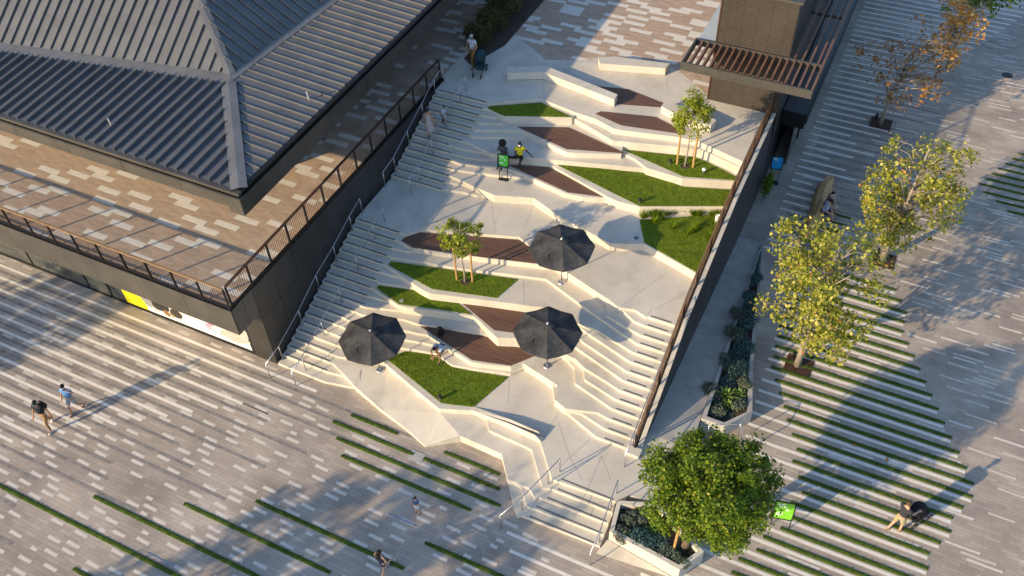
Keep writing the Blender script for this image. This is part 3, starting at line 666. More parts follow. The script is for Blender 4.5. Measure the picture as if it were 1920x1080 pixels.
roof.quad(rl((Lx, EY, EZ)), rl(E_), rl(Ap), rl(Lf)); roof.quad(rl(E_), rl((EX, Ry, EZ)), rl(Rf), rl(Ap))
rf = roof.build('roof', M['roof'], pv)
# upper tier
aF, aR = 0.69, 0.62
nF = np.cross(np.array(Lf) - np.array(Ap), np.array([0, 1, aF])); nR = np.cross(np.array(Rf) - np.array(Ap), np.array([-1, 0, aR])); hd = np.cross(nF, nR); hd = hd / abs(hd[2]) * 1.0
if hd[2] < 0: hd = -hd
BW = 0.55                              # width of the flashing band
A2 = np.array(Ap) + np.array([-BW * .55, BW, 0.05]); Ttop = A2 + hd * 6.0
L2 = np.array(Lf) + np.array([0, BW, 0.05]); R2 = np.array(Rf) + np.array([-BW, 0, 0.05])
ut = MB().quad(rl(L2), rl(A2), rl(Ttop), rl(L2 + hd * 6.0)).quad(rl(A2), rl(R2), rl(R2 + hd * 6.0), rl(Ttop)).build('upper_roof', M['roof'], pv)
fb = MB(); up = 0.02
def lift(p, d=up): return rl((p[0], p[1], p[2] + d))
fb.quad(lift(Lf), lift(Ap), rl(A2 + np.array([0, .02, .03])), rl(L2 + np.array([0, .02, .03]))).quad(lift(Ap), lift(Rf), rl(R2 + np.array([-.02, 0, .03])), rl(A2 + np.array([-.02, 0, .03])))
fb.build('flashing', M['flash'], pv)
hc = MB()
for a, b, wd in ((np.array(E_) + [0, .12, .10], np.array(Ap) + [0, 0, .11], .62), (A2 + [0, 0, .05], Ttop + [0, 0, .05], .42)):
    d = (b - a) / np.linalg.norm(b - a); s_ = np.cross(d, [0, 0, 1]); s_ = s_ / np.linalg.norm(s_) * wd / 2
    drop = np.array([0, 0, -.035])
    hc.quad(rl(a - s_ + drop), rl(a), rl(b), rl(b - s_ + drop)).quad(rl(a), rl(a + s_ + drop), rl(b + s_ + drop), rl(b))
    hc.quad(rl(a - s_ + drop * 3), rl(a - s_ + drop), rl(b - s_ + drop), rl(b - s_ + drop * 3)).quad(rl(a + s_ + drop), rl(a + s_ + drop * 3), rl(b + s_ + drop * 3), rl(b + s_ + drop))
hc.build('hip_cap', M['flash'], pv)
for t_ in (.2, .68):
    p = np.array(E_) * (1 - t_) + np.array(Ap) * t_; d = np.array(Ap) - np.array(E_); d /= np.linalg.norm(d); s_ = np.cross(d, [0, 0, 1]); MB().bar(rl(p - s_ * .31 + [0, 0, .035]), rl(p + s_ * .31 + [0, 0, .035]), .05, .02).build('cap_seam', M['flash'], pv)
def seam(a, b, parent, h=.15): MB().bar(rl(a), rl(b), .038, h).build('seam', M['roof'], parent)
hk = (Ap[1] - EY) / (Ap[0] - EX)
x = EX - .32
while x > -46:
    yend = EY + (x - EX) * hk if x > Ap[0] else Ap[1] + (x - Ap[0]) * (Lf[1] - Ap[1]) / (Lf[0] - Ap[0])
    if x > Ap[0]: yend -= .42
    if yend > EY + .3 and (inview(x, EY, EZ, 80) or inview(x, yend, EZ, 80)): seam((x, EY + .05, EZ + .05), (x, yend - .02, zf(yend) + .05), rf)
    x -= .525
y = EY + .45
while y < 50:
    xend = EX + (y - EY) / hk if y < Ap[1] else Ap[0] + (y - Ap[1]) * (Rf[0] - Ap[0]) / (Rf[1] - Ap[1])
    if y < Ap[1]: xend += .36
    if xend < EX - .2 and (inview(EX, y, EZ, 80) or inview(xend, y, EZ, 80)): seam((EX - .05, y, EZ + .03), (xend + .02, y, zr(xend) + .03), rf, .085)
    y += .5
for i in range(1, 40):
    x = A2[0] - .525 * i; t = (x - A2[0]) / (L2[0] - A2[0])
    if t > 1: break
    a = A2 + (L2 - A2) * t; hcut = abs((x - A2[0]) / hd[0]) if abs(hd[0]) > 1e-3 else 6
    ln = min(6.0, hcut * hd[1] / 1.0) if True else 6
    # run up the facet until the hip
    s1 = (x - A2[0]) / hd[0]; top = A2 + hd * min(s1, 6); vy = top[1] - a[1] - .3; vy = max(.05, min(vy, 7))
    if inview(a[0], a[1], a[2], 120): seam(a + [0, .03, .03], a + np.array([0, vy, vy * aF]) + [0, 0, .03], ut)
for i in range(1, 60):
    y = A2[1] + .5 * i; t = (y - A2[1]) / (R2[1] - A2[1]); a = A2 + (R2 - A2) * t
    s1 = (y - A2[1]) / hd[1]; top = A2 + hd * min(s1, 6); vx = max(.05, min(a[0] - top[0], 7))
    if inview(a[0], a[1], a[2], 120): seam(a + [-.03, 0, .03], a + np.array([-vx, 0, vx * aR]) + [0, 0, .03], ut)
# eaves: gutter, shadow gap, fascia
pb('gutter', M['dark2'], -60, EX + .12, EY - .12, EY + .06, EZ - .12, EZ + .02); pb('gutter', M['black'], EX - .06, EX + .12, EY + .06, 62, EZ - .12, EZ + .018)
pb('eave_recess', M['black'], -60, EX - .0, EY, 62, EZ - .35, EZ - .13)
x = EX + .24
first = True
while x > -50:
    pb('eave_fascia', M['dark2'], x - 2.9, x - .01, EY - .24, EY - .16, 7.62, EZ - .15); x -= 2.91
pb('eave_fascia', M['dark2'], EX - .45, EX + .23, EY - .236, EY - .158, 7.36, 7.615)
y = EY - .15
while y < 60:
    pb('eave_fascia', M['dark'], EX + .16, EX + .24, y, y + 2.9, 7.36, EZ - .15); y += 2.91
pb('eave_soffit', M['dark'], -60, EX + .15, EY - .15, 62, 7.64, 7.66)
for px_, a in (((210, 237), 'F'), ((580, 187), 'R')):
    p = onF(*px_) if a == 'F' else onR(*px_); MB().tube([rl(p), rl((p[0] - .05, p[1], p[2] + .38))], .035, 8).build('vent_pipe', M['conc2'], pv)
# ---- terrace railing (thing of its own)
def railing(label, pts, topm, zlo=.06, zhi=1.12, bay=1.28, infill=True, name='railing'):
    e = empty(name, pts[0], label, 'railing'); o = Vector(pts[0])
    for a, b in zip(pts[:-1], pts[1:]):
        a, b = Vector(a) - o, Vector(b) - o; L_ = (b - a).length; n = max(1, round(L_ / bay)); d = (b - a) / n; u = (b - a).normalized()
        MB().bar(a + Vector((0, 0, zhi)), b + Vector((0, 0, zhi)), .10 if topm is not M['capwood'] else .07, .06).build('top_rail', topm, e)
        MB().bar(a + Vector((0, 0, zlo + .03)), b + Vector((0, 0, zlo + .03)), .05, .04).build('bottom_rail', M['black'], e)
        for k in range(n + 1):
            p = a + d * k; MB().bar(p + Vector((0, 0, 0)), p + Vector((0, 0, zhi - .03)), .06, .075).build('post', M['black'], e)
        if infill:
            mb = MB(); m_ = int(L_ / .105)
            for k in range(m_): p = a + (b - a) * (k + .5) / m_; mb.bar(p + Vector((0, 0, zlo)), p + Vector((0, 0, zhi - .04)), .013, .013)
            tag(mb.build('balusters', M['bronze'], e), kind='stuff')
    return e
railing('timber capped black railing along the front terrace edge', [(-46, YF + .07, TZ + .06), (XF - .07, YF + .07, TZ + .06)], M['railwood'])
railing('dark bronze railing along the terrace edge above the left staircase', [(XF - .07, YF + .22, TZ + .06), (XF - .07, 32.4, TZ + .06)], M['bronze'])

# ================================================================ SIDE WALL, RAMP AND PLANTERS ON THE RIGHT
WP = [(18.7, .62), (21.07, 1.8), (23.6, 3.1), (26.8, 3.8), (29.8, 4.4), (36.0, 4.66)]
sw = empty('side_wall', (-4.7, 18.7, 0), 'dark retaining wall with pale coping along the right side of the steps', 'wall'); so_ = sw.location
core = MB()
for (y0, z0), (y1, z1) in zip(WP[:-1], WP[1:]):
    core.prism([(XR - so_.x + .01, y0 - so_.y), (-4.72 - so_.x, y0 - so_.y), (-4.72 - so_.x, y1 - so_.y), (XR - so_.x + .01, y1 - so_.y)], -.05, 0, [z0, z0, z1, z1])
    a, b = Vector((-4.76, y0, z0 + .03)) - so_, Vector((-4.76, y1, z1 + .03)) - so_
    MB().bar(a, b, .17, .07).build('coping', M['conc'], sw)
core.build('core', M['dark'], sw)
y = 18.7
while y < 35.9:
    def zt(v):
        for (a, b), (c, d) in zip(WP[:-1], WP[1:]):
            if a <= v <= c: return b + (d - b) * (v - a) / (c - a)
        return WP[-1][1]
    y1 = min(y + 1.5, 36.0)
    MB().prism([(-4.72 - so_.x, y + .008 - so_.y), (-4.68 - so_.x, y + .008 - so_.y), (-4.68 - so_.x, y1 - .008 - so_.y), (-4.72 - so_.x, y1 - .008 - so_.y)], -.03, 0, [zt(y) - .02, zt(y) - .02, zt(y1) - .02, zt(y1) - .02]).build('wall_panel', M['dark'], sw)
    y += 1.5
MB().box(XR - .2 - so_.x, -4.62 - so_.x, -.35, .02, .5, .86).build('end_block', M['conc'], sw)
railing('timber capped railing climbing the right side wall beside the steps', [(-4.90, y_, z_) for y_, z_ in WP], M['capwood'], .05, 1.06, 1.4)
rp = MB(); RX0, RX1 = -4.675, -3.02
rp.quad((RX0, 19.6, 5 * H), (RX1, 19.6, 5 * H), (-3.5, 32.4, .012), (RX0, 32.4, .012)).quad((RX1, 19.6, -.05), (RX1, 19.6, 5 * H), (RX1, 19.55, 5 * H), (RX1, 19.55, -.05))
rp.quad((RX1, 19.6, 5 * H), (RX1, 19.6, -.05), (-3.5, 32.4, -.05), (-3.5, 32.4, .012))
rp.quad((-3.15, 17.0, 5 * H), (-3.15, 17.0, -.05), (-3.15, 19.6, -.05), (-3.15, 19.6, 5 * H))
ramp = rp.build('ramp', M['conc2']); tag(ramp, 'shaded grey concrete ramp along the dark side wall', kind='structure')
for yy in (22.5, 26.0, 29.3):
    z = 5 * H * (32.4 - yy) / 12.8 + .004; MB().bar((RX0 + .01, yy, z), (-3.2 - .034 * (yy - 19.6) * .9, yy, z), .014, .008).build('joint', M['joint'], ramp)
def planter(label, outer, tops, th, soilz, name='planter'):
    cx = sum(p[0] for p in outer) / len(outer); cy = sum(p[1] for p in outer) / len(outer)
    e = empty(name, (cx, cy, 0), label, 'planter'); n = len(outer)
    a2 = sum(outer[k][0] * outer[(k + 1) % n][1] - outer[(k + 1) % n][0] * outer[k][1] for k in range(n)); sg = 1 if a2 > 0 else -1
    inn = []
    for k in range(n):
        p0, p1, p2 = (Vector(outer[(k - 1) % n]), Vector(outer[k]), Vector(outer[(k + 1) % n])); d1 = (p1 - p0).normalized(); d2 = (p2 - p1).normalized()
        n1 = Vector((-d1.y, d1.x)) * sg; n2 = Vector((-d2.y, d2.x)) * sg; b = (n1 + n2); b.normalize(); s_ = th / max(.35, b.dot(n1)); inn.append(tuple(p1 + b * s_))
    for k in range(n):
        j = (k + 1) % n; q = [outer[k], outer[j], inn[j], inn[k]]
        MB().prism([(a - cx, b - cy) for a, b in q], -.05, 0, [tops[k], tops[j], tops[j], tops[k]]).build('planter_wall', M['conc'] if th < .16 else M['conc2'], e)  # long planter walls take greyer concrete, their shade painted into the colour
    mb = MB().prism([(a - cx, b - cy) for a, b in inn], -.05, 0, [min(soilz, t - .06) for t in tops]); mb.build('soil', M['soil'], e)
    return inn
PL1 = [(-3.52, 32.3), (-1.86, 24.3), (-1.32, 22.2), (-2.1, 21.15), (-3.05, 21.1)]
inn1 = planter('long triangular concrete planter of sage shrubs beside the ramp', PL1, [.16, .5, .62, .66, .72], .17, .42)
PL2 = [(-4.70, 16.35), (-4.52, 15.12), (-1.81, 14.78), (-1.26, 15.76), (-3.35, 16.85)]
inn2 = planter('five sided concrete planter at the foot of the lower flight, under the large tree', PL2, [.78, .72, .72, .72, .80], .15, .45)
ap = [at(1124, 1026), at(1137, 1016), at(1275, 1069)]
ap = [(-4.75, 14.5), (-4.55, 15.1), (-1.9, 14.76)]
tag(MB().prism(ap, -.02, 0, [.01, .12, .01]).build('apron', M['conc']), 'thin concrete apron wedge in front of the corner planter', 'kerb')

def shrub(name, label, x, y, z, r, h, m, n, leaf=.07, group=None, cat='shrub', parent=None):
    e = empty(name, (x, y, z), label, cat, group); mb = MB()
    for k in range(5):
        a = random.uniform(0, 6.28); mb.tube([(0, 0, -.02), (math.cos(a) * r * .5, math.sin(a) * r * .5, h * .7)], [.012, .005], 5)
    mb.build('stem', M['barkd'], e); mb = MB()
    lob = [(random.uniform(-.5, .5) * r, random.uniform(-.5, .5) * r, random.uniform(.4, .7) * h, random.uniform(.45, .65) * r) for _ in range(6)]
    for _ in range(n):
        lx, ly, lz, lr = random.choice(lob); d = Vector((random.gauss(0, 1), random.gauss(0, 1), random.gauss(0.2, .8))).normalized(); rr = random.uniform(.55, 1.05)
        p = Vector((lx, ly, lz)) + Vector((d.x * lr, d.y * lr, d.z * h * .45)) * rr; p.z = max(.01, p.z)
        leaf3(mb, p, d, leaf * random.uniform(.6, 1.3))
    mb.build('foliage', m, e); return e
def leaf3(mb, p, nrm, s, asp=.55):
    t = Vector((random.gauss(0, 1), random.gauss(0, 1), random.gauss(0, .6)))
    n = (Vector(nrm) * .7 + Vector((random.gauss(0, .6), random.gauss(0, .6), random.gauss(.3, .6)))).normalized()
    u = t - n * t.dot(n)
    if u.length < 1e-3: u = Vector((1, 0, 0))
    u.normalize(); v = n.cross(u); a, b = u * s, v * s * asp
    mb.quad(tuple(p - a), tuple(p + b * .9 - a * .1), tuple(p + a), tuple(p - b * .9 - a * .1))
def agave(label, x, y, z, r):
    e = empty('agave', (x, y, z), label, 'plant', 'green rosette plants')
    for k in range(16):
        a = k * 2.4; el = R_(20 + 55 * (k / 16)); L_ = r * (1 - .25 * k / 16); d = Vector((math.cos(a) * math.cos(el), math.sin(a) * math.cos(el), math.sin(el))); s_ = Vector((-math.sin(a), math.cos(a), 0)); mb = MB()
        pts = [(0, .04), (.35, .075), (.7, .055), (1, .0)]
        prev = None
        for t, wd in pts:
            c = d * L_ * t + Vector((0, 0, -.12 * r * t * t)); cur = (c - s_ * wd * r * 1.5, c + Vector((0, 0, -.02)), c + s_ * wd * r * 1.5)
            if prev: mb.quad(tuple(prev[0]), tuple(prev[1]), tuple(cur[1]), tuple(cur[0])); mb.quad(tuple(prev[1]), tuple(prev[2]), tuple(cur[2]), tuple(cur[1]))
            prev = cur
        mb.build('leaf', M['l_agave'], e)
sagespots = [((1165, 1002), 'l_sage', .34, 'pale dry sage clump at the left corner of the corner planter'), ((1180, 968), 'l_sage', .38, 'grey green sage clump at the back left of the corner planter'), ((1206, 968), 'l_sage', .36, 'grey green sage clump at the back edge of the corner planter'),
             ((1195, 1005), 'l_blue', .45, 'blue green sage mound left of the rosette plant'), ((1225, 1020), 'l_blue', .42, 'blue green sage mound in front of the rosette plant'), ((1250, 1035), 'l_sage', .36, 'sage clump along the front wall of the corner planter'), ((1278, 1048), 'l_sage', .36, 'sage clump at the front corner of the corner planter')]
for i, (px, m, r, lab) in enumerate(sagespots):
    x, y = at(*px, .6); shrub('sage_shrub', lab, x, y, .44, r * 1.1, .34, M[m], 1000, .045, 'sage shrubs in the planters')
x, y = at(1228, 990, .6); agave('green rosette plant among blue sage in the corner planter', x, y, .45, .5)
far = [((1418, 520), 'l_blue', .3, 'thin blue shrub at the narrow tip of the long planter'), ((1408, 560), 'l_blue', .38, 'blue shrub near the narrow tip of the long planter'), ((1388, 595), 'l_sage', .48, 'grey sage shrub leaning over the ramp kerb'), ((1405, 605), 'l_blue', .42, 'blue shrub against the outer wall beside the grey sage'),
       ((1372, 625), 'l_sage', .46, 'grey sage shrub halfway along the ramp kerb'), ((1395, 650), 'l_blue', .46, 'deep blue shrub in the middle of the long planter'), ((1362, 680), 'l_sage', .42, 'grey sage shrub beside the lower ramp kerb'), ((1385, 690), 'l_blue', .44, 'blue shrub behind the rosette plants'),
       ((1398, 715), 'l_sage', .36, 'pale sage shrub against the outer planter wall'), ((1335, 735), 'l_sage', .42, 'sage shrub left of the rosette plants'), ((1345, 770), 'l_sage', .36, 'sage shrub at the wide end of the long planter'), ((1385, 760), 'l_sage', .3, 'sage tuft near the bent corner of the long planter')]
for px, m, r, lab in far:
    x, y = at(*px, .55); shrub('sage_shrub', lab, x, y, .36, r * 1.2, .34, M[m], 1300, .045, 'sage shrubs in the planters')
for px, r, lab in [((1362, 737), .55, 'largest green rosette plant in the long planter'), ((1386, 735), .42, 'green rosette plant nearest the outer wall of the long planter'), ((1366, 758), .45, 'front green rosette plant in the long planter')]:
    x, y = at(*px, .6); agave(lab, x, y, .42, r)

def groundcover(label, poly, z, n, m):
    mb = MB(); xs = [p[0] for p in poly]; ys = [p[1] for p in poly]; k = 0
    while k < n:
        x, y = random.uniform(min(xs), max(xs)), random.uniform(min(ys), max(ys))
        if not inpoly(x, y, poly): continue
        k += 1
        if math.sin(x * 5.1 + 1.3) * math.cos(y * 3.7) < -.45: continue
        leaf3(mb, Vector((x, y, z + random.uniform(0, .13))), Vector((0, 0, 1)), random.uniform(.025, .055))
    tag(mb.build('groundcover', m), label, 'plants', kind='stuff')
groundcover('low blue green groundcover filling the long triangular planter', inn1, .36, 9000, M['l_blue'])
groundcover('low grey green groundcover filling the corner planter', inn2, .44, 3600, M['l_sage'])

# ================================================================ HANDRAILS
def handrail(label, base, h=.9, r=.021):
    e = empty('handrail', base[0], label, 'handrail', 'stainless handrails on the steps'); o = Vector(base[0])
    pts = [Vector(b) - o + Vector((0, 0, h)) for b in base]
    MB().tube(pts, r, 8).build('rail', M['steel'], e, True)
    for b in base: p = Vector(b) - o; MB().tube([p, p + Vector((0, 0, h))], .021, 8).build('post', M['steel'], e, True)
def stairz(y):
    if y < 16.86: return 0
    if y < 23.72: return (int((y - 16.86) / .381) + 1) * H
    if y < 26.91: return 19 * H
    return min(33, 20 + int((y - 26.91) / .36)) * H
def hr(label, x, ys): handrail(label, [(x, y, stairz(y)) for y in ys])
hr('steel handrail on the dark wall side of the lower left flight', -20.2, [16.15, 17.1, 18.75, 20.3, 21.8, 23.27, 24.2])
hr('steel handrail in the middle of the lower left flight', -18.96, [16.25, 17.02, 18.62, 20.15, 21.65, 23.2, 24.1])
hr('steel handrail on the dark wall side of the upper left flight', -20.2, [26.2, 27.2, 28.6, 30.1, 31.4, 32.3])
hr('steel handrail in the middle of the upper left flight', -18.83, [26.25, 27.1, 28.42, 29.9, 31.45, 32.05])
handrail('steel handrail on the left of the bottom flight', [(-7.09, 16.62, .7), (-7.32, 16.05, .56), (-7.84, 14.87, .14), (-8.27, 13.95, 0)])
handrail('steel handrail on the right of the bottom flight beside the corner planter', [(-4.84, 16.66, .7), (-4.83, 16.1, .56), (-4.78, 14.87, .14), (-4.78, 13.98, 0)])
handrail('steel handrail against the side wall of the right flight', [(-4.98, 17.82, 5 * H), (-5.0, 18.75, 6 * H), (-5.0, 20.1, 10 * H), (-5.0, 21.6, 13 * H), (-5.0, 23.65, 19 * H), (-5.0, 24.3, 19 * H)])
handrail('short steel handrail at the foot of the ramp by the planter corner', [(*at(1325, 822, .6), .6), (*at(1383, 818, .3), .3), (*at(1388, 850, 0), 0)], .85)

# ================================================================ KIOSK AND PERGOLA
kk = empty('kiosk', (-6.3, 36, TZ), 'brown tiled kiosk tower standing on the upper plaza', 'building'); ko = kk.location
def kb(name, m, x0, x1, y0, y1, z0, z1, parent=None): return MB().box(x0 - ko.x, x1 - ko.x, y0 - ko.y, y1 - ko.y, z0 - ko.z, z1 - ko.z).build(name, m, parent or kk)
kb('wall', M['tile'], -7.92, -4.66, 36.0, 46, TZ - .02, 10.25)
kb('side_cladding', M['dark'], -4.66, -4.62, 36.02, 46, 3.4, 10.25)
kb('roof_edge', M['perg'], -8.0, -4.52, 35.94, 46.1, 10.25, 10.36)
kb('corner_trim', M['bronze'], -7.96, -7.90, 35.97, 36.03, TZ, 10.24)
kb('glass_canopy', plain('frosted_glass', (.45, .49, .48), .2), -8.75, -7.94, 36.1, 42, 7.62, 7.66)
kb('wall_light', M['black'], -8.02, -7.93, 37.4, 37.6, 8.2, 8.5)
pg = empty('pergola', (-6, 34, TZ), 'steel framed pergola with brown timber slats wrapping the kiosk corner', 'pergola'); po = pg.location
def gb(name, m, x0, x1, y0, y1, z0, z1): return MB().box(x0 - po.x, x1 - po.x, y0 - po.y, y1 - po.y, z0 - po.z, z1 - po.z).build(name, m, pg)
gb('front_beam', M['perg'], -8.85, -3.12, 33.80, 33.88, 7.35, 7.75); gb('back_beam', M['perg'], -8.85, -3.22, 35.88, 35.97, 7.40, 7.73)
gb('end_beam', M['perg'], -8.85, -8.77, 33.88, 35.88, 7.40, 7.74); gb('end_beam', M['slat'], -3.21, -3.13, 33.88, 47, 7.40, 7.74)
for k in range(18): x = -8.55 + k * .298; gb('slat', M['slat'], x, x + .085, 33.88, 35.88, 7.48, 7.70)
for k in range(4): x = -4.45 + k * .34; gb('slat', M['slat'], x, x + .085, 35.97, 46.8, 7.48, 7.70)
for y in (40.6, 45.2): gb('cross_beam', M['dark'], -4.6, -3.21, y, y + .1, 7.36, 7.47)
lc = empty('lower_canopy', (-4, 36, 0), 'dark flat canopy over the shaded lower shopfront below the pergola', 'canopy'); lo = lc.location
def lb(name, m, x0, x1, y0, y1, z0, z1): return MB().box(x0 - lo.x, x1 - lo.x, y0 - lo.y, y1 - lo.y, z0, z1).build(name, m, lc)
lb('canopy_slab', M['dark'], -4.57, -3.45, 37.5, 70, 3.55, 3.95); lb('canopy_edge', M['black'], -3.45, -3.38, 37.45, 70, 3.50, 4.0); lb('canopy_edge', M['black'], -4.565, -3.45, 37.42, 37.5, 3.20, 4.0)
lb('shop_wall', M['black'], -4.96, -4.69, 36.02, 70, 0, 3.5)
for k in range(10): lb('shop_glass', M['glass'], -4.02, -3.98, 38.6 + k * 2.4, 40.9 + k * 2.4, 0.02, 3.5); lb('mullion', M['black'], -4.06, -3.94, 40.92 + k * 2.4, 40.98 + k * 2.4, 0, 3.5)
e = shrub('climbing_plant', 'green climbing plant low on the side wall near the kiosk corner', -4.3, 35.6, 0, .3, 1.6, M['l_green'], 900, .06)

# ================================================================ PARASOLS
RB = math.atan2(.43321715, .9006767)
def parasol(label, x, y, z, R, tilt=0, fold=0):
    e = empty('parasol', (x, y, z), label, 'parasol', 'dark octagonal parasols on the terraces', RB)
    zt_, zr_ = 2.50, 2.10
    e.rotation_euler = (R_(tilt), R_(-tilt * .6), RB + R_(fold))
    MB().tube([(0, 0, 0), (0, 0, .03)], [.17, .15], 16).tube([(0, 0, .03), (0, 0, .16)], [.05, .04], 12).build('base', M['steel'], e, False)
    MB().tube([(0, 0, .1), (0, 0, zt_)], .024, 10).build('pole', M['steel'], e, True)
    def rim(k, f, zz): a = k * math.pi / 4; return Vector((math.cos(a) * R * f, math.sin(a) * R * f, zz))
    for k in range(8):
        mb = MB(); N_ = 5; rows_ = []
        for i in range(N_ + 1):
            f = i / N_; zz = zt_ - (zt_ - zr_) * f - .012 * math.sin(f * math.pi); a, b = rim(k, f, zz), rim(k + 1, f, zz); m_ = (a + b) / 2; m_.z -= .05 * f; rows_.append((a, (a + m_) / 2 - Vector((0, 0, .01 * f)), m_, (b + m_) / 2 - Vector((0, 0, .01 * f)), b))
        for i in range(N_):
            for j in range(4):
                if i == 0: mb.tri(tuple(rows_[0][0]), tuple(rows_[1][j]), tuple(rows_[1][j + 1]))
                else: mb.quad(tuple(rows_[i][j]), tuple(rows_[i + 1][j]), tuple(rows_[i + 1][j + 1]), tuple(rows_[i][j + 1]))
        a, m_, b = rows_[N_][0], rows_[N_][2], rows_[N_][4]; dz = Vector((0, 0, -.07))
        mb.quad(tuple(a), tuple(a + dz), tuple(m_ + dz), tuple(m_)).quad(tuple(m_), tuple(m_ + dz), tuple(b + dz), tuple(b))
        mb.build('panel', M['fabric'], e, True)
        r0, r1 = rim(k, .02, zt_ - .09), rim(k, .99, zr_ - .05); MB().bar(r0, r1, .018, .03).build('rib', M['steel'], e)
        MB().bar(Vector((0, 0, 1.75)), rim(k, .5, (zt_ + zr_) / 2 - .05), .014, .02).build('strut', M['steel'], e)
    mb = MB()
    for k in range(8):      # vent cap with raised edge
        a, b = rim(k, .20, zt_ - .025), rim(k + 1, .20, zt_ - .025); mb.tri((0, 0, zt_ + .05), tuple(a), tuple(b))
    mb.build('vent_cap', M['fabric'], e)
    MB().tube([(0, 0, zt_ + .03), (0, 0, zt_ + .08)], .05, 12).ball((0, 0, zt_ + .1), (.055, .055, .045)).build('finial', M['steel'], e, True)
    a = rim(5, .62, (zt_ + zr_) / 2 - .1) ; MB().tube([a + Vector((0, 0, .1)), a + Vector((.03, -.12, .0)), a + Vector((.02, -.14, -.45))], .015, 6).build('cord', M['black'], e)
parasol('dark parasol at the foot of the left staircase, left of the seated man', -15.95, 18.18, 3 * H, 1.36, 1.2, 4)
parasol('dark parasol shading the lowest timber deck, above the right flight', -9.44, 20.72, 8 * H, 1.36, -1.0, -3)
parasol('dark parasol highest up the steps, beside the staked young tree', -10.36, 24.28, 16 * H, 1.36, .6, 1)

# ================================================================ TREES
def tree(name, label, x, y, z, cc, cr, nclus, nleaf, leaf, lm, bm, tr, crad=.5, lean=(0, 0), group=None, gap=0.0, limbs=26, seed=1, shell=.45, droop=0.0, sub=3, lobes=0, lr=.45):
    rs = random.Random(seed); e = empty(name, (x, y, z), label, 'tree', group)
    cz, rz = cc[2], cr[2]; top = cz + rz * .75
    tk = MB(); path = []
    for i in range(7):
        t = i / 6; path.append(Vector((cc[0] * t ** 1.4 + rs.uniform(-.05, .05) * (0 < i), cc[1] * t ** 1.4 + rs.uniform(-.05, .05) * (0 < i), top * t)))
    tk.tube(path, [tr * (1.25 if i == 0 else 1 - .8 * (i / 6)) for i in range(7)], 9)
    C = []; LB = []
    for i in range(lobes):
        zz = 1 - 2 * (i + .5) / lobes; a = i * 2.4 + seed; q = math.sqrt(max(0, 1 - zz * zz)); f = rs.uniform(.5, .72); LB.append((Vector((cc[0] + q * math.cos(a) * cr[0] * f, cc[1] + q * math.sin(a) * cr[1] * f, cz + zz * rz * f)), lr * rs.uniform(.75, 1.2)))
    while len(C) < nclus:
        d = Vector((rs.gauss(0, 1), rs.gauss(0, 1), rs.gauss(0, 1))).normalized(); f = shell + (1 - shell) * rs.random() ** .6
        f *= 1 + .16 * math.sin(d.x * 5 + seed) * math.cos(d.y * 4 + d.z * 3)
        if gap and rs.random() < gap * (.5 + .5 * math.sin(3.1 * d.x + seed * 1.7 + 2.3 * d.z)): continue
        if lobes:
            l_ = LB[rs.randrange(lobes)]; q = l_[0] + Vector((d.x * l_[1] * cr[0], d.y * l_[1] * cr[1], d.z * l_[1] * rz * .85)) * (.5 + .5 * rs.random() ** .5); C.append(q); continue
        C.append(Vector((cc[0] + d.x * cr[0] * f, cc[1] + d.y * cr[1] * f, cz + d.z * rz * f)))
    for c in C[:limbs]:
        hz_ = max(.22 * top, min(c.z - rs.uniform(.2, .5) * rz, top * .93)); k = min(5, int(hz_ / top * 6)); t = hz_ / top * 6 - k; s_ = path[k].lerp(path[k + 1], t); m_ = s_.lerp(c, .5) + Vector((0, 0, .12 * rz)); r0 = tr * (1 - .8 * hz_ / top) * .55
        tk.tube([s_, m_, c], [r0, r0 * .6, r0 * .22], 6)
        for _ in range(sub):
            q = m_.lerp(c, rs.uniform(.2, .9)); d = Vector((rs.gauss(0, 1), rs.gauss(0, 1), rs.gauss(.2, .7))).normalized() * crad * rs.uniform(.8, 1.5); tk.tube([q, q + d], [r0 * .35, r0 * .1], 4, False)
    tk.build('trunk', bm, e, True)
    lf = MB(); ctr = Vector((cc[0], cc[1], cz))
    for c in C:
        n = int(nleaf * rs.uniform(.6, 1.4)); rr = crad * rs.uniform(.6, 1.25)
        for _ in range(n):
            d = Vector((rs.gauss(0, 1), rs.gauss(0, 1), rs.gauss(0, .75))); d.normalize(); p = c + d * rr * rs.random() ** .5; p.z -= droop * rs.random()
            leaf3(lf, p, (p - ctr).normalized() * .8 + Vector((0, 0, .4)), leaf * rs.uniform(.6, 1.25), .7)
    lf.build('crown', lm, e); return e
def grate(label, x, y):
    e = empty('tree_grate', (x, y, .004), label, 'grate', 'rusty tree grates'); fr_ = MB()
    for a, b, c, d in ((-.55, .55, -.5, -.44), (-.55, .55, .44, .5), (-.55, -.49, -.44, .44), (.49, .55, -.44, .44)): fr_.box(a, b, c, d, 0, .02)
    fr_.build('frame', M['rust'], e); MB().box(-.49, .49, -.44, .44, 0, .004).build('bed', M['soil'], e)
    for k in range(12):
        xx = -.46 + k * .08
        for y0, y1 in ((-.44, -.16), (.16, .44)) if abs(xx + .02) < .2 else ((-.44, .44),): MB().box(xx, xx + .045, y0, y1, .006, .016).build('bar', M['rust'], e)
    MB().tube([(-.3, .3, .02), (-.3, .34, .35)], .07, 10).build('uplight', M['black'], e)
g_ = 'trees along the right plaza'
grate('rusty tree grate under the nearest yellow green plane tree', -.25, 25.8); grate('rusty tree grate under the plane tree behind the timber log seat', 1.77, 33.5); grate('dark tree grate under the sparse autumn tree', -.2, 44.0)
tree('plane_tree', 'yellow green plane tree nearest the long planter', -.31, 25.82, 0, (.15, .1, 4.7), (2.45, 2.5, 3.05), 210, 30, .088, M['l_plane'], M['bark'], .125, .40, group=g_, seed=3, gap=.75, limbs=60, shell=.35)
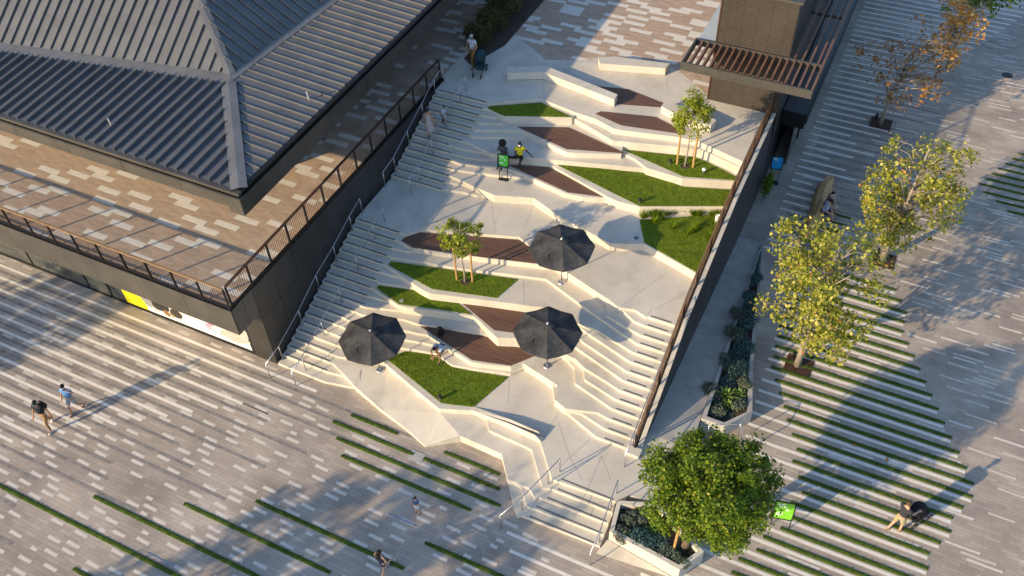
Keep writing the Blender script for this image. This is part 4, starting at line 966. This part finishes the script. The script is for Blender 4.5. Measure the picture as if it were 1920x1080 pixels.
tree('plane_tree', 'yellow green plane tree behind the timber log seat', 1.77, 33.54, 0, (.2, -.2, 4.4), (2.05, 2.15, 2.95), 190, 30, .085, M['l_plane'], M['bark'], .14, .38, group=g_, seed=8, gap=.75, limbs=56, shell=.35)
tree('bare_autumn_tree', 'nearly bare tree with brown leaves in the shade', -.23, 43.98, 0, (.5, -.3, 3.9), (2.5, 2.5, 2.2), 120, 10, .09, M['l_autumn'], M['bark'], .09, .42, group=g_, seed=12, limbs=60, gap=.3, sub=5)
tree('orange_tree', 'slender tree with glowing orange leaves at the far right', 1.71, 47.9, 0, (.25, -.2, 4.2), (1.1, 1.3, 2.0), 60, 22, .10, M['l_orange'], M['bark'], .10, .42, group=g_, seed=15, limbs=30)
tree('green_tree', 'loose green tree at the top edge of the picture', 2.3, 50.9, 0, (.2, 0, 4.9), (2.5, 1.6, 1.6), 60, 14, .14, M['l_green'], M['bark'], .13, .5, group=g_, seed=19, limbs=30)
tree('broad_tree', 'large dense green tree beside the corner planter', -1.95, 15.75, .42, (.35, .55, 3.5), (2.45, 2.35, 2.15), 400, 84, .062, M['l_green'], M['barkd'], .13, .34, seed=23, limbs=46, shell=.5, droop=.15, lobes=22, lr=.31)
def stakes(label, pts, z, h, cx):
    for i, (x, y) in enumerate(pts): tag(MB().tube([(0, 0, -.03), (.02 * (1 if i else -1), 0, h)], [.048, .045], 8).build('tree_stake', M['stake'], loc=(x, y, z)), label[i], 'stake', 'round timber tree stakes')
stakes(['timber stake left of the young tree on the left lawn', 'timber stake right of the young tree on the left lawn'], [(-14.57, 22.7), (-13.91, 22.88)], 15 * H, 2.1, 0)
stakes(['timber stake left of the leafy young tree near the kiosk', 'timber stake right of the leafy young tree near the kiosk'], [(-7.91, 31.65), (-7.19, 31.71)], 28 * H, 2.1, 0)
x, y = at(1288, 965, 2.0); tag(MB().tube([(0, 0, 0), (.05, 0, 2.6)], .05, 8).build('tree_stake', M['stake'], loc=(-2.25, 15.5, .42)), 'timber stake glimpsed through the large tree over the corner planter', 'stake', 'round timber tree stakes')
tree('young_tree', 'thin staked young tree on the lawn beside the left staircase', -14.19, 22.73, 15 * H, (.02, 0, 2.75), (.82, .82, 1.2), 34, 70, .062, M['l_sap'], M['bark'], .045, .24, seed=31, limbs=20, shell=.35, droop=.1, group='staked young trees')
tree('young_tree', 'leafy staked young tree on the lawn near the kiosk', -7.54, 31.64, 28 * H, (.05, .0, 2.65), (.80, .80, 1.25), 52, 90, .052, M['l_sap'], M['bark'], .045, .27, seed=37, limbs=24, shell=.3, group='staked young trees')
for i, (xx, yy) in enumerate([(-14.19, 22.73), (-7.54, 31.64)]):
    zz = (15, 28)[i] * H; tag(MB().tube([(0, 0, .015), (0, 0, .03)], [.22, .2], 12).tube([(0, 0, .03), (0, 0, .035)], [.1, .1], 8).build('mulch_ring', M['soil'], loc=(xx, yy, zz)), ('bare soil ring round the left young tree', 'bare soil ring round the leafy young tree')[i], 'soil')
# trees just outside the frame whose shadows fall into it
for i, (xx, yy, r, h, sd_) in enumerate([(-41.5, .8, 2.6, 5.6, 41), (-25.9, -7.0, 3.1, 6.2, 43), (-20.6, -4.4, 2.4, 6.4, 47)]):
    tree('plane_tree', ['plane tree out of view to the left whose shadow crosses the storefront paving', 'plane tree out of view at the lower left shading the near paving', 'smaller plane tree out of view below the picture'][i], xx, yy, 0, (0, 0, h), (r, r, r * .95), 100, 40, .15, M['l_plane'], M['bark'], .16, .5, seed=sd_, group='trees beyond the picture edge')
for i, (px, r, h, lab) in enumerate([((893, 62), .85, 1.15, 'clipped olive shrub nearest the man with the pushchair'), ((922, 40), .95, 1.3, 'middle clipped olive shrub in the shaded upper bed'), ((945, 14), .9, 1.25, 'far clipped olive shrub in the shaded upper bed'), ((965, -12), .9, 1.2, 'olive shrub at the very top edge of the picture')]):
    x, y = at(*px, TZ + .6); shrub('olive_shrub', lab, x, y, TZ, r, h, M['l_olive'], 2600, .06, 'olive shrubs in the upper bed')
tag(MB().prism([(-20.28, 34.6), (-19.7, 34.2), (-18.9, 36.5), (-18.9, 44), (-20.28, 44)], TZ + .001, TZ + .03).build('soil_bed', M['soil']), 'dark soil bed under the olive shrubs', 'soil')

# ================================================================ PEOPLE
def skin(name, V, E, Rr, m, parent, lv=1):
    me = bpy.data.meshes.new(name); me.from_pydata([tuple(v) for v in V], E, []); me.materials.append(m)
    o = link(name, me, parent); o.modifiers.new('skin', 'SKIN').use_smooth_shade = True
    for i, r in enumerate(Rr): me.skin_vertices[0].data[i].radius = r if isinstance(r, tuple) else (r, r)
    s_ = o.modifiers.new('sub', 'SUBSURF'); s_.levels = lv; s_.render_levels = lv; return o
SK = {'tan': (.42, .22, .13), 'pale': (.52, .31, .21), 'dark': (.10, .05, .03), 'brown': (.26, .13, .075)}
def person(label, loc, yaw, h, top, bottom, hair, skn='tan', pose='stand', arms=None, legs=None, lean=0.0, sleeve='short', low='pants', shoes=(.03, .03, .03), mask=None, hairstyle='short', bend=0.0):
    e = empty('person', loc, label, 'person', None, R_(yaw)); s_ = h / 1.75
    sk = plain('skin_' + skn, SK[skn], .6); V = lambda *a: Vector(a)
    sit = pose == 'sit'
    pz = .10 if sit else .93
    pel = V(0, 0, pz)
    sl_ = R_(lean)
    def tor(dx, up, f=0): return pel + V(dx, math.sin(sl_) * up + f * math.cos(sl_), math.cos(sl_) * up)
    wa, ch, nb, nk = tor(0, .16), tor(0, .38, .01), tor(0, .52), tor(0, .58, .01)
    hb = sl_ + R_(bend); hd = nk + V(0, math.sin(hb) * .11 + .015, math.cos(hb) * .11); cw = nk + V(0, math.sin(hb) * .19, math.cos(hb) * .19)
    legs = legs or ({'L': [(-.10, .42, .02), (-.10, .50, -.40), (-.10, .62, -.44)], 'R': [(.10, .42, .02), (.10, .50, -.40), (.10, .62, -.44)]} if sit else {'L': [(-.10, .02, -.45), (-.11, -.02, -.85), (-.12, .12, -.90)], 'R': [(.10, .02, -.45), (.11, -.02, -.85), (.12, .12, -.90)]})
    arms = arms or {'L': [(-.08, -.02, -.27), (-.10, .06, -.50)], 'R': [(.08, -.02, -.27), (.10, .06, -.50)]}
    P_ = [pel, wa, ch, nb, nk, hd, cw]; Rd = [(.105, .085), (.10, .075), (.115, .075), (.055, .05), .045, (.072, .088), (.045, .05)]; E_2 = [(0, 1), (1, 2), (2, 3), (3, 4), (4, 5), (5, 6)]
    P_.append(hd + V(0, .085, -.01)); Rd.append(.018); E_2.append((5, 7))                      # nose
    J = {}
    for sd_, sx in (('L', -1), ('R', 1)):
        shd = tor(sx * .165, .48); i = len(P_); el = shd + V(*arms[sd_][0]); wr = shd + V(*arms[sd_][1]); dr = (wr - el).normalized(); J['sh' + sd_], J['el' + sd_], J['wr' + sd_] = shd, el, wr
        hn = wr + dr * .07; P_ += [shd, el, wr, hn]; Rd += [.042, .040, .029, (.038, .022)]; E_2 += [(3, i), (i, i + 1), (i + 1, i + 2), (i + 2, i + 3)]
        side = dr.cross(V(0, 0, 1)); side = side.normalized() if side.length > .05 else V(1, 0, 0)
        for q, (o_, L_) in enumerate(((-.03, .065), (-.01, .078), (.01, .074), (.03, .058))):
            k = len(P_); a = hn + side * o_ + dr * .035; P_ += [a, a + dr * L_ * .55 + V(0, .008, -.008), a + dr * L_ + V(0, .02, -.02)]; Rd += [.010, .009, .007]; E_2 += [(i + 3, k), (k, k + 1), (k + 1, k + 2)]
        k = len(P_); a = wr + side * .035 * -sx + dr * .03; P_ += [a, a + dr * .045 + side * .02 * -sx]; Rd += [.012, .009]; E_2 += [(i + 3, k), (k, k + 1)]
        hp = pel + V(sx * .085, 0, -.04); i = len(P_); kn, an, to = (pel + V(*c) for c in legs[sd_]); J['hp' + sd_], J['kn' + sd_], J['an' + sd_], J['to' + sd_] = hp, kn, an, to
        P_ += [hp, kn, an, to]; Rd += [.075, .054, .038, (.038, .028)]; E_2 += [(0, i), (i, i + 1), (i + 1, i + 2), (i + 2, i + 3)]
    body = skin('body', P_, E_2, Rd, sk, e)
    tm = plain('cloth_%d_%d_%d' % tuple(int(c * 999) for c in top), top, .85)
    bmm = plain('cloth_%d_%d_%d' % tuple(int(c * 999) for c in bottom), bottom, .85)
    tv = [pel + (wa - pel) * (.25 if low != 'dress' else 0), wa, ch, nb - (nb - ch) * .15]; rr = [(.165, .135), (.160, .130), (.190, .140), (.135, .115)]; te = [(0, 1), (1, 2), (2, 3)]
    if sleeve != 'none':
        for sd_ in 'LR':
            i = len(tv); end = J['sh' + sd_].lerp(J['el' + sd_], .62) if sleeve == 'short' else J['wr' + sd_]
            tv += [J['sh' + sd_], end]; rr += [.085, .068 if sleeve == 'short' else .048]; te += [(3, i), (i, i + 1)]
    skin('shirt' if low != 'dress' else 'dress_top', tv, te, rr, tm, e)
    if low == 'dress':
        mb = MB(); kz = (J['knL'] + J['knR']) / 2; rings = [(wa, .15), (pel, .19), (pel.lerp(kz, .6), .22), (kz + V(0, 0, -.05), .25)]
        mb.tube([r[0] for r in rings], [r[1] for r in rings], 14, False); mb.build('skirt', tm, e, True)
    else:
        f = {'pants': .97, 'shorts': .0, 'short': .55}[low] if low in ('pants', 'shorts', 'short') else 1
        bv = [pel + (wa - pel) * .3, pel]; br_ = [(.155, .125), (.16, .135)]; be = [(0, 1)]
        for sd_ in 'LR':
            i = len(bv); bv += [J['hp' + sd_], J['hp' + sd_].lerp(J['kn' + sd_], .92 if low != 'short' else .5)]; br_ += [.115, .092]; be += [(1, i), (i, i + 1)]
            if low == 'pants': bv += [J['kn' + sd_].lerp(J['an' + sd_], .92)]; br_[-1] = .07; br_ += [.058]; be += [(i + 1, i + 2)]
        skin('trousers' if low == 'pants' else 'shorts', bv, be, br_, bmm, e)
    shm_ = plain('shoe_%d_%d' % (int(shoes[0] * 99), int(shoes[1] * 99)), shoes)
    for sd_ in 'LR':
        a, t_ = J['an' + sd_], J['to' + sd_]; d = (t_ - a); d.z = 0; d = d.normalized() if d.length > .01 else V(0, 1, 0)
        skin('shoe', [a + V(0, 0, -.025) - d * .03, a + d * .06 + V(0, 0, -.05), t_ + d * .03 + V(0, 0, -.005)], [(0, 1), (1, 2)], [.047, (.05, .036), (.044, .026)], shm_, e)
    hm = plain('hair_%d_%d' % (int(hair[0] * 999), int(hair[1] * 999)), hair, .6); mb = MB(); upd = V(0, math.sin(hb), math.cos(hb)); bk = V(0, -math.cos(hb), math.sin(hb)); hc_ = hd + upd * .045 + bk * .02
    if hairstyle == 'afro': mb.ball(hd + upd * .07 + bk * .04, (.19, .18, .18), 14, 10, warp=lambda d: 1 + .06 * math.sin(9 * d.x + 7 * d.z) * math.cos(8 * d.y))
    else:
        mb.ball(hc_, (.086, .100, .092), 14, 8, zmin=-.35, warp=lambda d: 1 + .03 * math.sin(11 * d.x) * math.cos(9 * d.y))
        if hairstyle == 'long': mb.tube([hd + bk * .07, nk + bk * .11, ch + bk * .14], [.085, .10, .05], 10)
        if hairstyle == 'bun': mb.ball(hd + bk * .13 + upd * .06, .05)
    mb.build('hair', hm, e, True)
    for sx in (-1, 1): MB().ball(hd + V(sx * .03, .078, .015), (.011, .008, .009), 8, 6).build('eye', plain('eye_dark', (.02, .015, .01)), e)
    if mask: MB().ball(hd + V(0, .03, -.035), (.072, .075, .055), 12, 8).build('face_mask', plain('mask_%d' % int(mask[0] * 99), mask), e, True)
    e.scale = (s_, s_, s_); return e
WALK1 = {'L': [(-.10, .22, -.42), (-.11, .20, -.84), (-.12, .36, -.88)], 'R': [(.10, -.06, -.44), (.11, -.34, -.80), (.11, -.22, -.90)]}
WALK2 = {'R': [(.10, .20, -.42), (.11, .22, -.84), (.12, .37, -.88)], 'L': [(-.10, -.05, -.44), (-.11, -.30, -.80), (-.11, -.18, -.90)]}
BENT = {'L': [(-.12, .02, -.26), (-.10, .26, -.32)], 'R': [(.12, .02, -.26), (.10, .26, -.32)]}
PUSH = {'L': [(-.04, .16, -.22), (-.02, .42, -.30)], 'R': [(.04, .16, -.22), (.02, .42, -.30)]}
def gz(px, lv=0): x, y = at(*px, lv * H); return (x, y, lv * H)
person('person in black top and tan trousers with a black backpack, walking on the left paving', gz((97, 801)), 196, 1.8, (.02, .022, .026), (.34, .20, .09), (.02, .015, .012), legs=WALK1, arms={'L': [(-.10, -.06, -.26), (-.14, -.02, -.5)], 'R': [(.10, .04, -.26), (.12, .16, -.46)]}, shoes=(.75, .75, .76), mask=(.03, .12, .14))
person('person in blue shirt and pale shorts shading their eyes, left paving', gz((147, 771)), 192, 1.8, (.10, .24, .50), (.34, .33, .34), (.02, .015, .012), legs=WALK2, low='shorts', arms={'L': [(-.24, .06, .02), (-.10, .14, .20)], 'R': [(.10, .02, -.27), (.13, .1, -.5)]}, mask=(.55, .62, .75))
person('small child in a dark blue top standing near the lower flight', gz((784, 961)), 175, 1.12, (.03, .07, .2), (.55, .57, .62), (.04, .022, .015), arms={'L': [(-.08, .04, -.22), (.04, .2, -.16)], 'R': [(.08, .04, -.22), (-.04, .2, -.16)]}, low='shorts', skn='pale')
person('woman with long dark hair in a navy vest and shorts, bottom edge', gz((722, 1075)), -12, 1.68, (.03, .035, .07), (.035, .045, .085), (.025, .015, .012), legs=WALK1, sleeve='none', low='short', hairstyle='long', skn='pale', arms={'L': [(-.12, -.02, -.26), (-.16, .08, -.46)], 'R': [(.12, .02, -.26), (.12, .24, -.36)]}, shoes=(.12, .2, .4))
def stroller(label, loc, yaw, hoodc, seatc):
    e = empty('pushchair', loc, label, 'pushchair', None, R_(yaw)); fm = M['black']; hm = plain('hood_%d' % int(hoodc[1] * 999), hoodc); sm = plain('seat_%d' % int(seatc[1] * 999), seatc)
    for sx in (-.26, .26):
        MB().tube([(sx, -.5, 1.02), (sx, -.3, .85), (sx, .1, .45), (sx * .8, .48, .12)], .016, 8).build('frame', fm, e, True); MB().tube([(sx, -.02, .55), (sx, -.32, .16)], .015, 8).build('rear_strut', fm, e, True)
        for yy, r in ((-.34, .15), (.48, .11)):
            w_ = MB().tube([(sx * (1 if yy < 0 else .8) - .025, yy, r), (sx * (1 if yy < 0 else .8) + .025, yy, r)], r, 18).build('wheel', fm, e); MB().tube([(sx * (1 if yy < 0 else .8) - .028, yy, r), (sx * (1 if yy < 0 else .8) + .028, yy, r)], r * .55, 14).build('rim', M['steel'], w_)
    MB().tube([(-.26, -.5, 1.02), (0, -.54, 1.04), (.26, -.5, 1.02)], .02, 8).build('handle', fm, e, True)
    mb = MB(); mb.prism([(-.22, -.15), (.22, -.15), (.22, .3), (-.22, .3)], .42, .5); mb.build('seat', sm, e)
    MB().quad((-.22, -.16, .48), (.22, -.16, .48), (.22, -.36, .98), (-.22, -.36, .98)).quad((-.22, -.19, .48), (-.22, -.39, .98), (.22, -.39, .98), (.22, -.19, .48)).build('backrest', sm, e)
    mb = MB(); mb.box(-.2, .2, -.28, .1, .2, .36); mb.build('basket', sm, e)
    hd_ = MB().ball((0, -.2, .82), (.27, .36, .33), 16, 8, zmin=-.05); hd_.build('hood', hm, e, True)
    MB().tube([(-.24, .22, .62), (0, .3, .64), (.24, .22, .62)], .02, 8).build('bumper_bar', fm, e, True)
pm = person('man in dark shirt and khaki shorts pushing a black pushchair, lower right', gz((1676, 994)), -38, 1.92, (.035, .037, .045), (.36, .31, .17), (.09, .055, .03), legs={'R': [(.10, .10, -.43), (.11, .10, -.86), (.12, .25, -.90)], 'L': [(-.10, -.03, -.45), (-.11, -.22, -.82), (-.11, -.10, -.90)]}, arms=PUSH, lean=3, low='shorts', skn='pale', shoes=(.18, .09, .05))
fx, fy = gz((1671, 997))[:2]; dv = (math.sin(R_(38)), math.cos(R_(38))); stroller('black pushchair with a round hood on the grass striped paving', (fx + dv[0] * 1.12, fy + dv[1] * 1.12, 0), -38, (.012, .012, .014), (.02, .02, .022))
person('man in white shirt and brown trousers on the shaded top landing', gz((888, 123), 33), 170, 1.78, (.52, .52, .56), (.22, .12, .035), (.42, .42, .42), legs=WALK1, arms={'L': [(-.14, .02, -.26), (-.1, .18, -.42)], 'R': [(.16, .0, -.26), (.12, .06, -.48)]}, skn='tan', mask=(.03, .03, .035))
gx, gy, gzz = gz((900, 136), 33); stroller('teal pushchair in the shade at the top of the stairs', (gx, gy, gzz), 190, (.015, .05, .06), (.02, .06, .07))
person('woman in a pale grey dress climbing the upper left flight', (-19.25, 29.1, 27 * H), 8, 1.68, (.42, .38, .37), (.4, .37, .36), (.02, .013, .01), legs={'L': [(-.1, .02, -.45), (-.11, -.02, -.85), (-.12, .12, -.90)], 'R': [(.1, .16, -.36), (.1, .2, -.72), (.1, .34, -.76)]}, sleeve='none', low='dress', skn='tan', hairstyle='bun')
person('toddler in a white shirt on the upper left flight beside the handrail', (-19.05, 30.0, 29 * H), -30, 1.0, (.6, .6, .66), (.16, .07, .03), (.015, .012, .012), arms=BENT, lean=18, skn='tan')
person('seated woman with afro hair and blue jeans on the shaded ledge', (-15.45, 29.22, 27 * H), 182, 1.68, (.09, .10, .13), (.03, .16, .33), (.012, .009, .008), 'dark', 'sit', arms={'L': [(-.10, .04, -.24), (.06, .24, -.06)], 'R': [(.10, .04, -.24), (-.04, .26, -.02)]}, lean=6, hairstyle='afro')
person('seated woman in a yellow top and black leggings on the shaded ledge', (-14.72, 29.45, 27 * H), 200, 1.68, (.72, .60, .02), (.018, .016, .018), (.01, .008, .008), 'dark', 'sit', arms={'L': [(-.16, -.04, -.22), (-.36, .0, -.42)], 'R': [(.06, .02, -.25), (.0, .2, -.36)]}, legs={'L': [(-.06, .42, .0), (.02, .52, -.38), (.02, .64, -.40)], 'R': [(.34, .22, .02), (.62, .10, -.02), (.72, .12, -.02)]}, mask=(.72, .74, .8), hairstyle='long', shoes=(.55, .5, .5))
person('man in a pale blue T shirt hunched forward on the lowest deck edge', (-13.72, 19.83, 8 * H + .02), 172, 1.76, (.42, .50, .62), (.40, .42, .46), (.03, .02, .015), 'brown', 'sit', arms={'L': [(-.02, .24, -.14), (.14, .36, -.26)], 'R': [(.04, .24, -.14), (-.1, .36, -.26)]}, lean=48, bend=25, low='short', legs={'L': [(-.10, .42, .0), (-.12, .52, -.38), (-.12, .64, -.42)], 'R': [(.16, .40, .02), (.10, .30, -.28), (.14, .42, -.32)]})
def backpack(label, loc, rz, parent=None, top=True):
    e = empty('backpack', loc, label, 'backpack', None, R_(rz)) if top else parent
    mb = MB().ball((0, 0, .24), (.17, .11, .26), 14, 10, warp=lambda d: 1 + .12 * (abs(d.x) ** 3 + abs(d.z) ** 3)); mb.build('bag', M['black'], e, True); mb = MB().ball((0, .1, .16), (.13, .06, .14), 12, 8); mb.build('front_pocket', M['black'], e, True)
    MB().tube([(-.05, 0, .47), (0, -.02, .55), (.05, 0, .47)], .014, 6).build('handle', M['black'], e)
    for sx in (-.09, .09): MB().tube([(sx, -.08, .44), (sx, -.17, .3), (sx, -.09, .06)], .018, 6).build('strap', M['black'], e)
backpack('black backpack standing on the lowest timber deck beside the seated man', (-14.2, 20.38, 8 * H + .015), 30)
bx_, by_ = gz((97, 801))[:2]; backpack('black backpack worn by the person in tan trousers', (bx_ - .05, by_ + .2, 1.0), 16)
# carved timber log seats
def logseat(label, pts, wd, hh, seed):
    rs = random.Random(seed); o = Vector((*pts[0], 0)); e = empty('log_seat', o, label, 'seat', 'carved timber log seats'); mb = MB(); n = len(pts); prof = [(-.5, 0), (-.52, .45), (-.3, .92), (.05, 1.0), (.42, .75), (.5, 0)]
    for i, p in enumerate(pts):
        a = pts[max(i - 1, 0)]; b = pts[min(i + 1, n - 1)]; d = Vector((b[0] - a[0], b[1] - a[1], 0)).normalized(); s_ = Vector((d.y, -d.x, 0)); f = .55 if i in (0, n - 1) else 1
        for u, v in prof: mb.v.append(tuple(Vector((p[0], p[1], 0)) - o + s_ * u * wd * f * rs.uniform(.85, 1.12) + Vector((0, 0, v * hh * (f * .6 + .4) * rs.uniform(.85, 1.15)))))
    k = len(prof)
    for i in range(n - 1):
        for j in range(k - 1): mb.f.append((i * k + j, i * k + j + 1, (i + 1) * k + j + 1, (i + 1) * k + j))
    mb.f.append(tuple(range(k))[::-1]); mb.f.append(tuple((n - 1) * k + j for j in range(k))); mb.build('log', M['log'], e)
    MB().box(pts[n // 2][0] - o.x - .2, pts[n // 2][0] - o.x + .2, pts[n // 2][1] - o.y - .3, pts[n // 2][1] - o.y + .3, -.01, .06).build('foot', M['black'], e)
logseat('long faceted timber log seat in shade with two people on it', [(-1.75, 33.7), (-1.72, 34.5), (-1.68, 35.3), (-1.72, 36.2), (-1.75, 37.2), (-1.62, 38.1)], .72, .62, 5)
logseat('shorter timber log seat half hidden behind the nearest plane tree', [(-1.2, 33.5), (-.85, 32.9), (-.45, 32.4)], .6, .48, 9)
person('man in a light blue shirt sitting on the long log seat', (-1.42, 35.05, .50), -78, 1.76, (.30, .36, .52), (.025, .035, .06), (.012, .01, .01), 'pale', 'sit', arms=BENT, lean=14, bend=18, low='shorts')
person('dark haired person in a face mask beside the man on the log seat', (-1.40, 35.72, .50), -82, 1.64, (.10, .10, .12), (.05, .05, .07), (.01, .008, .008), 'pale', 'sit', arms=BENT, lean=12, bend=10, low='shorts', mask=(.75, .75, .75))

# ================================================================ SIGNS
def sign(label, loc, rz, wd, ht, zlo, c, back, tilt=0, lines=()):
    e = empty('sign_stand', loc, label, 'sign', None, R_(rz)); cm = plain('sign_%d_%d' % (int(c[0] * 99), int(c[1] * 99)), c, .4); t = math.tan(R_(tilt))
    def y_(z): return (z - zlo) * t
    for sx in (-1, 1): MB().bar((sx * wd * back, y_(0) if tilt else 0, .01), (sx * wd * back, y_(zlo + .1), zlo + .1), .03, .03).build('leg', M['black'], e)
    fm = MB(); z1 = zlo + ht
    fm.quad((-wd / 2 - .025, y_(zlo) + .02, zlo - .025), (wd / 2 + .025, y_(zlo) + .02, zlo - .025), (wd / 2 + .025, y_(z1) + .02, z1 + .025), (-wd / 2 - .025, y_(z1) + .02, z1 + .025))
    fm.bar((-wd / 2 - .02, y_(zlo), zlo), (-wd / 2 - .02, y_(z1), z1), .04, .04).bar((wd / 2 + .02, y_(zlo), zlo), (wd / 2 + .02, y_(z1), z1), .04, .04).bar((-wd / 2, y_(zlo), zlo - .01), (wd / 2, y_(zlo), zlo - .01), .04, .04).bar((-wd / 2, y_(z1), z1 + .01), (wd / 2, y_(z1), z1 + .01), .04, .04)
    fm.build('frame', M['black'], e)
    pn = MB().quad((-wd / 2, y_(zlo), zlo), (wd / 2, y_(zlo), zlo), (wd / 2, y_(z1), z1), (-wd / 2, y_(z1), z1)).build('panel', cm, e)
    mb = MB()
    for u0, u1, v0, v1 in lines:
        za, zb = zlo + ht * v0, zlo + ht * v1; mb.quad((wd * (u0 - .5), y_(za) - .006, za), (wd * (u1 - .5), y_(za) - .006, za), (wd * (u1 - .5), y_(zb) - .006, zb), (wd * (u0 - .5), y_(zb) - .006, zb))
    if lines: mb.build('print', plain('print_white', (.75, .78, .74)), pn)
    if not tilt > 10: MB().box(-wd * .5, wd * .5, -.16, .16, 0, .025).build('base', M['black'], e)
LN = [(.12, .5, .82, .88), (.12, .62, .72, .77), (.12, .3, .55, .6), (.6, .72, .52, .62), (.12, .48, .30, .36), (.12, .42, .2, .25)]
sign('small green information sign on a black stand in front of the seated women', gz((945, 335), 22), 8, .46, .62, .72, (.09, .55, .05), .42, 6, LN)
sign('large green information board on a black stand beside the large tree', gz((1462, 983)), 12, .66, .80, .40, (.19, .52, .04), .5, 14, LN)
sign('blue information sign on a black stand below the kiosk', (-4.22, 36.9, 0), 15, .5, .7, .9, (.02, .33, .72), .42, 6, LN[:2])
# fallen leaves on the right paving
for i, px in enumerate([(1602, 837), (1662, 863)]):
    x, y = at(*px); mb = MB(); leaf3(mb, Vector((0, 0, .02)), Vector((0, 0, 1)), .09, .8); leaf3(mb, Vector((.03, .02, .03)), Vector((0, 0, 1)), .07, .8); tag(mb.build('fallen_leaf', M['l_autumn'], loc=(x, y, .07)), ['dry brown leaf on the striped paving, nearer the plane tree grate', 'dry brown leaf on the striped paving, nearer the man with the pushchair'][i], 'leaf', 'fallen leaves on the right paving')
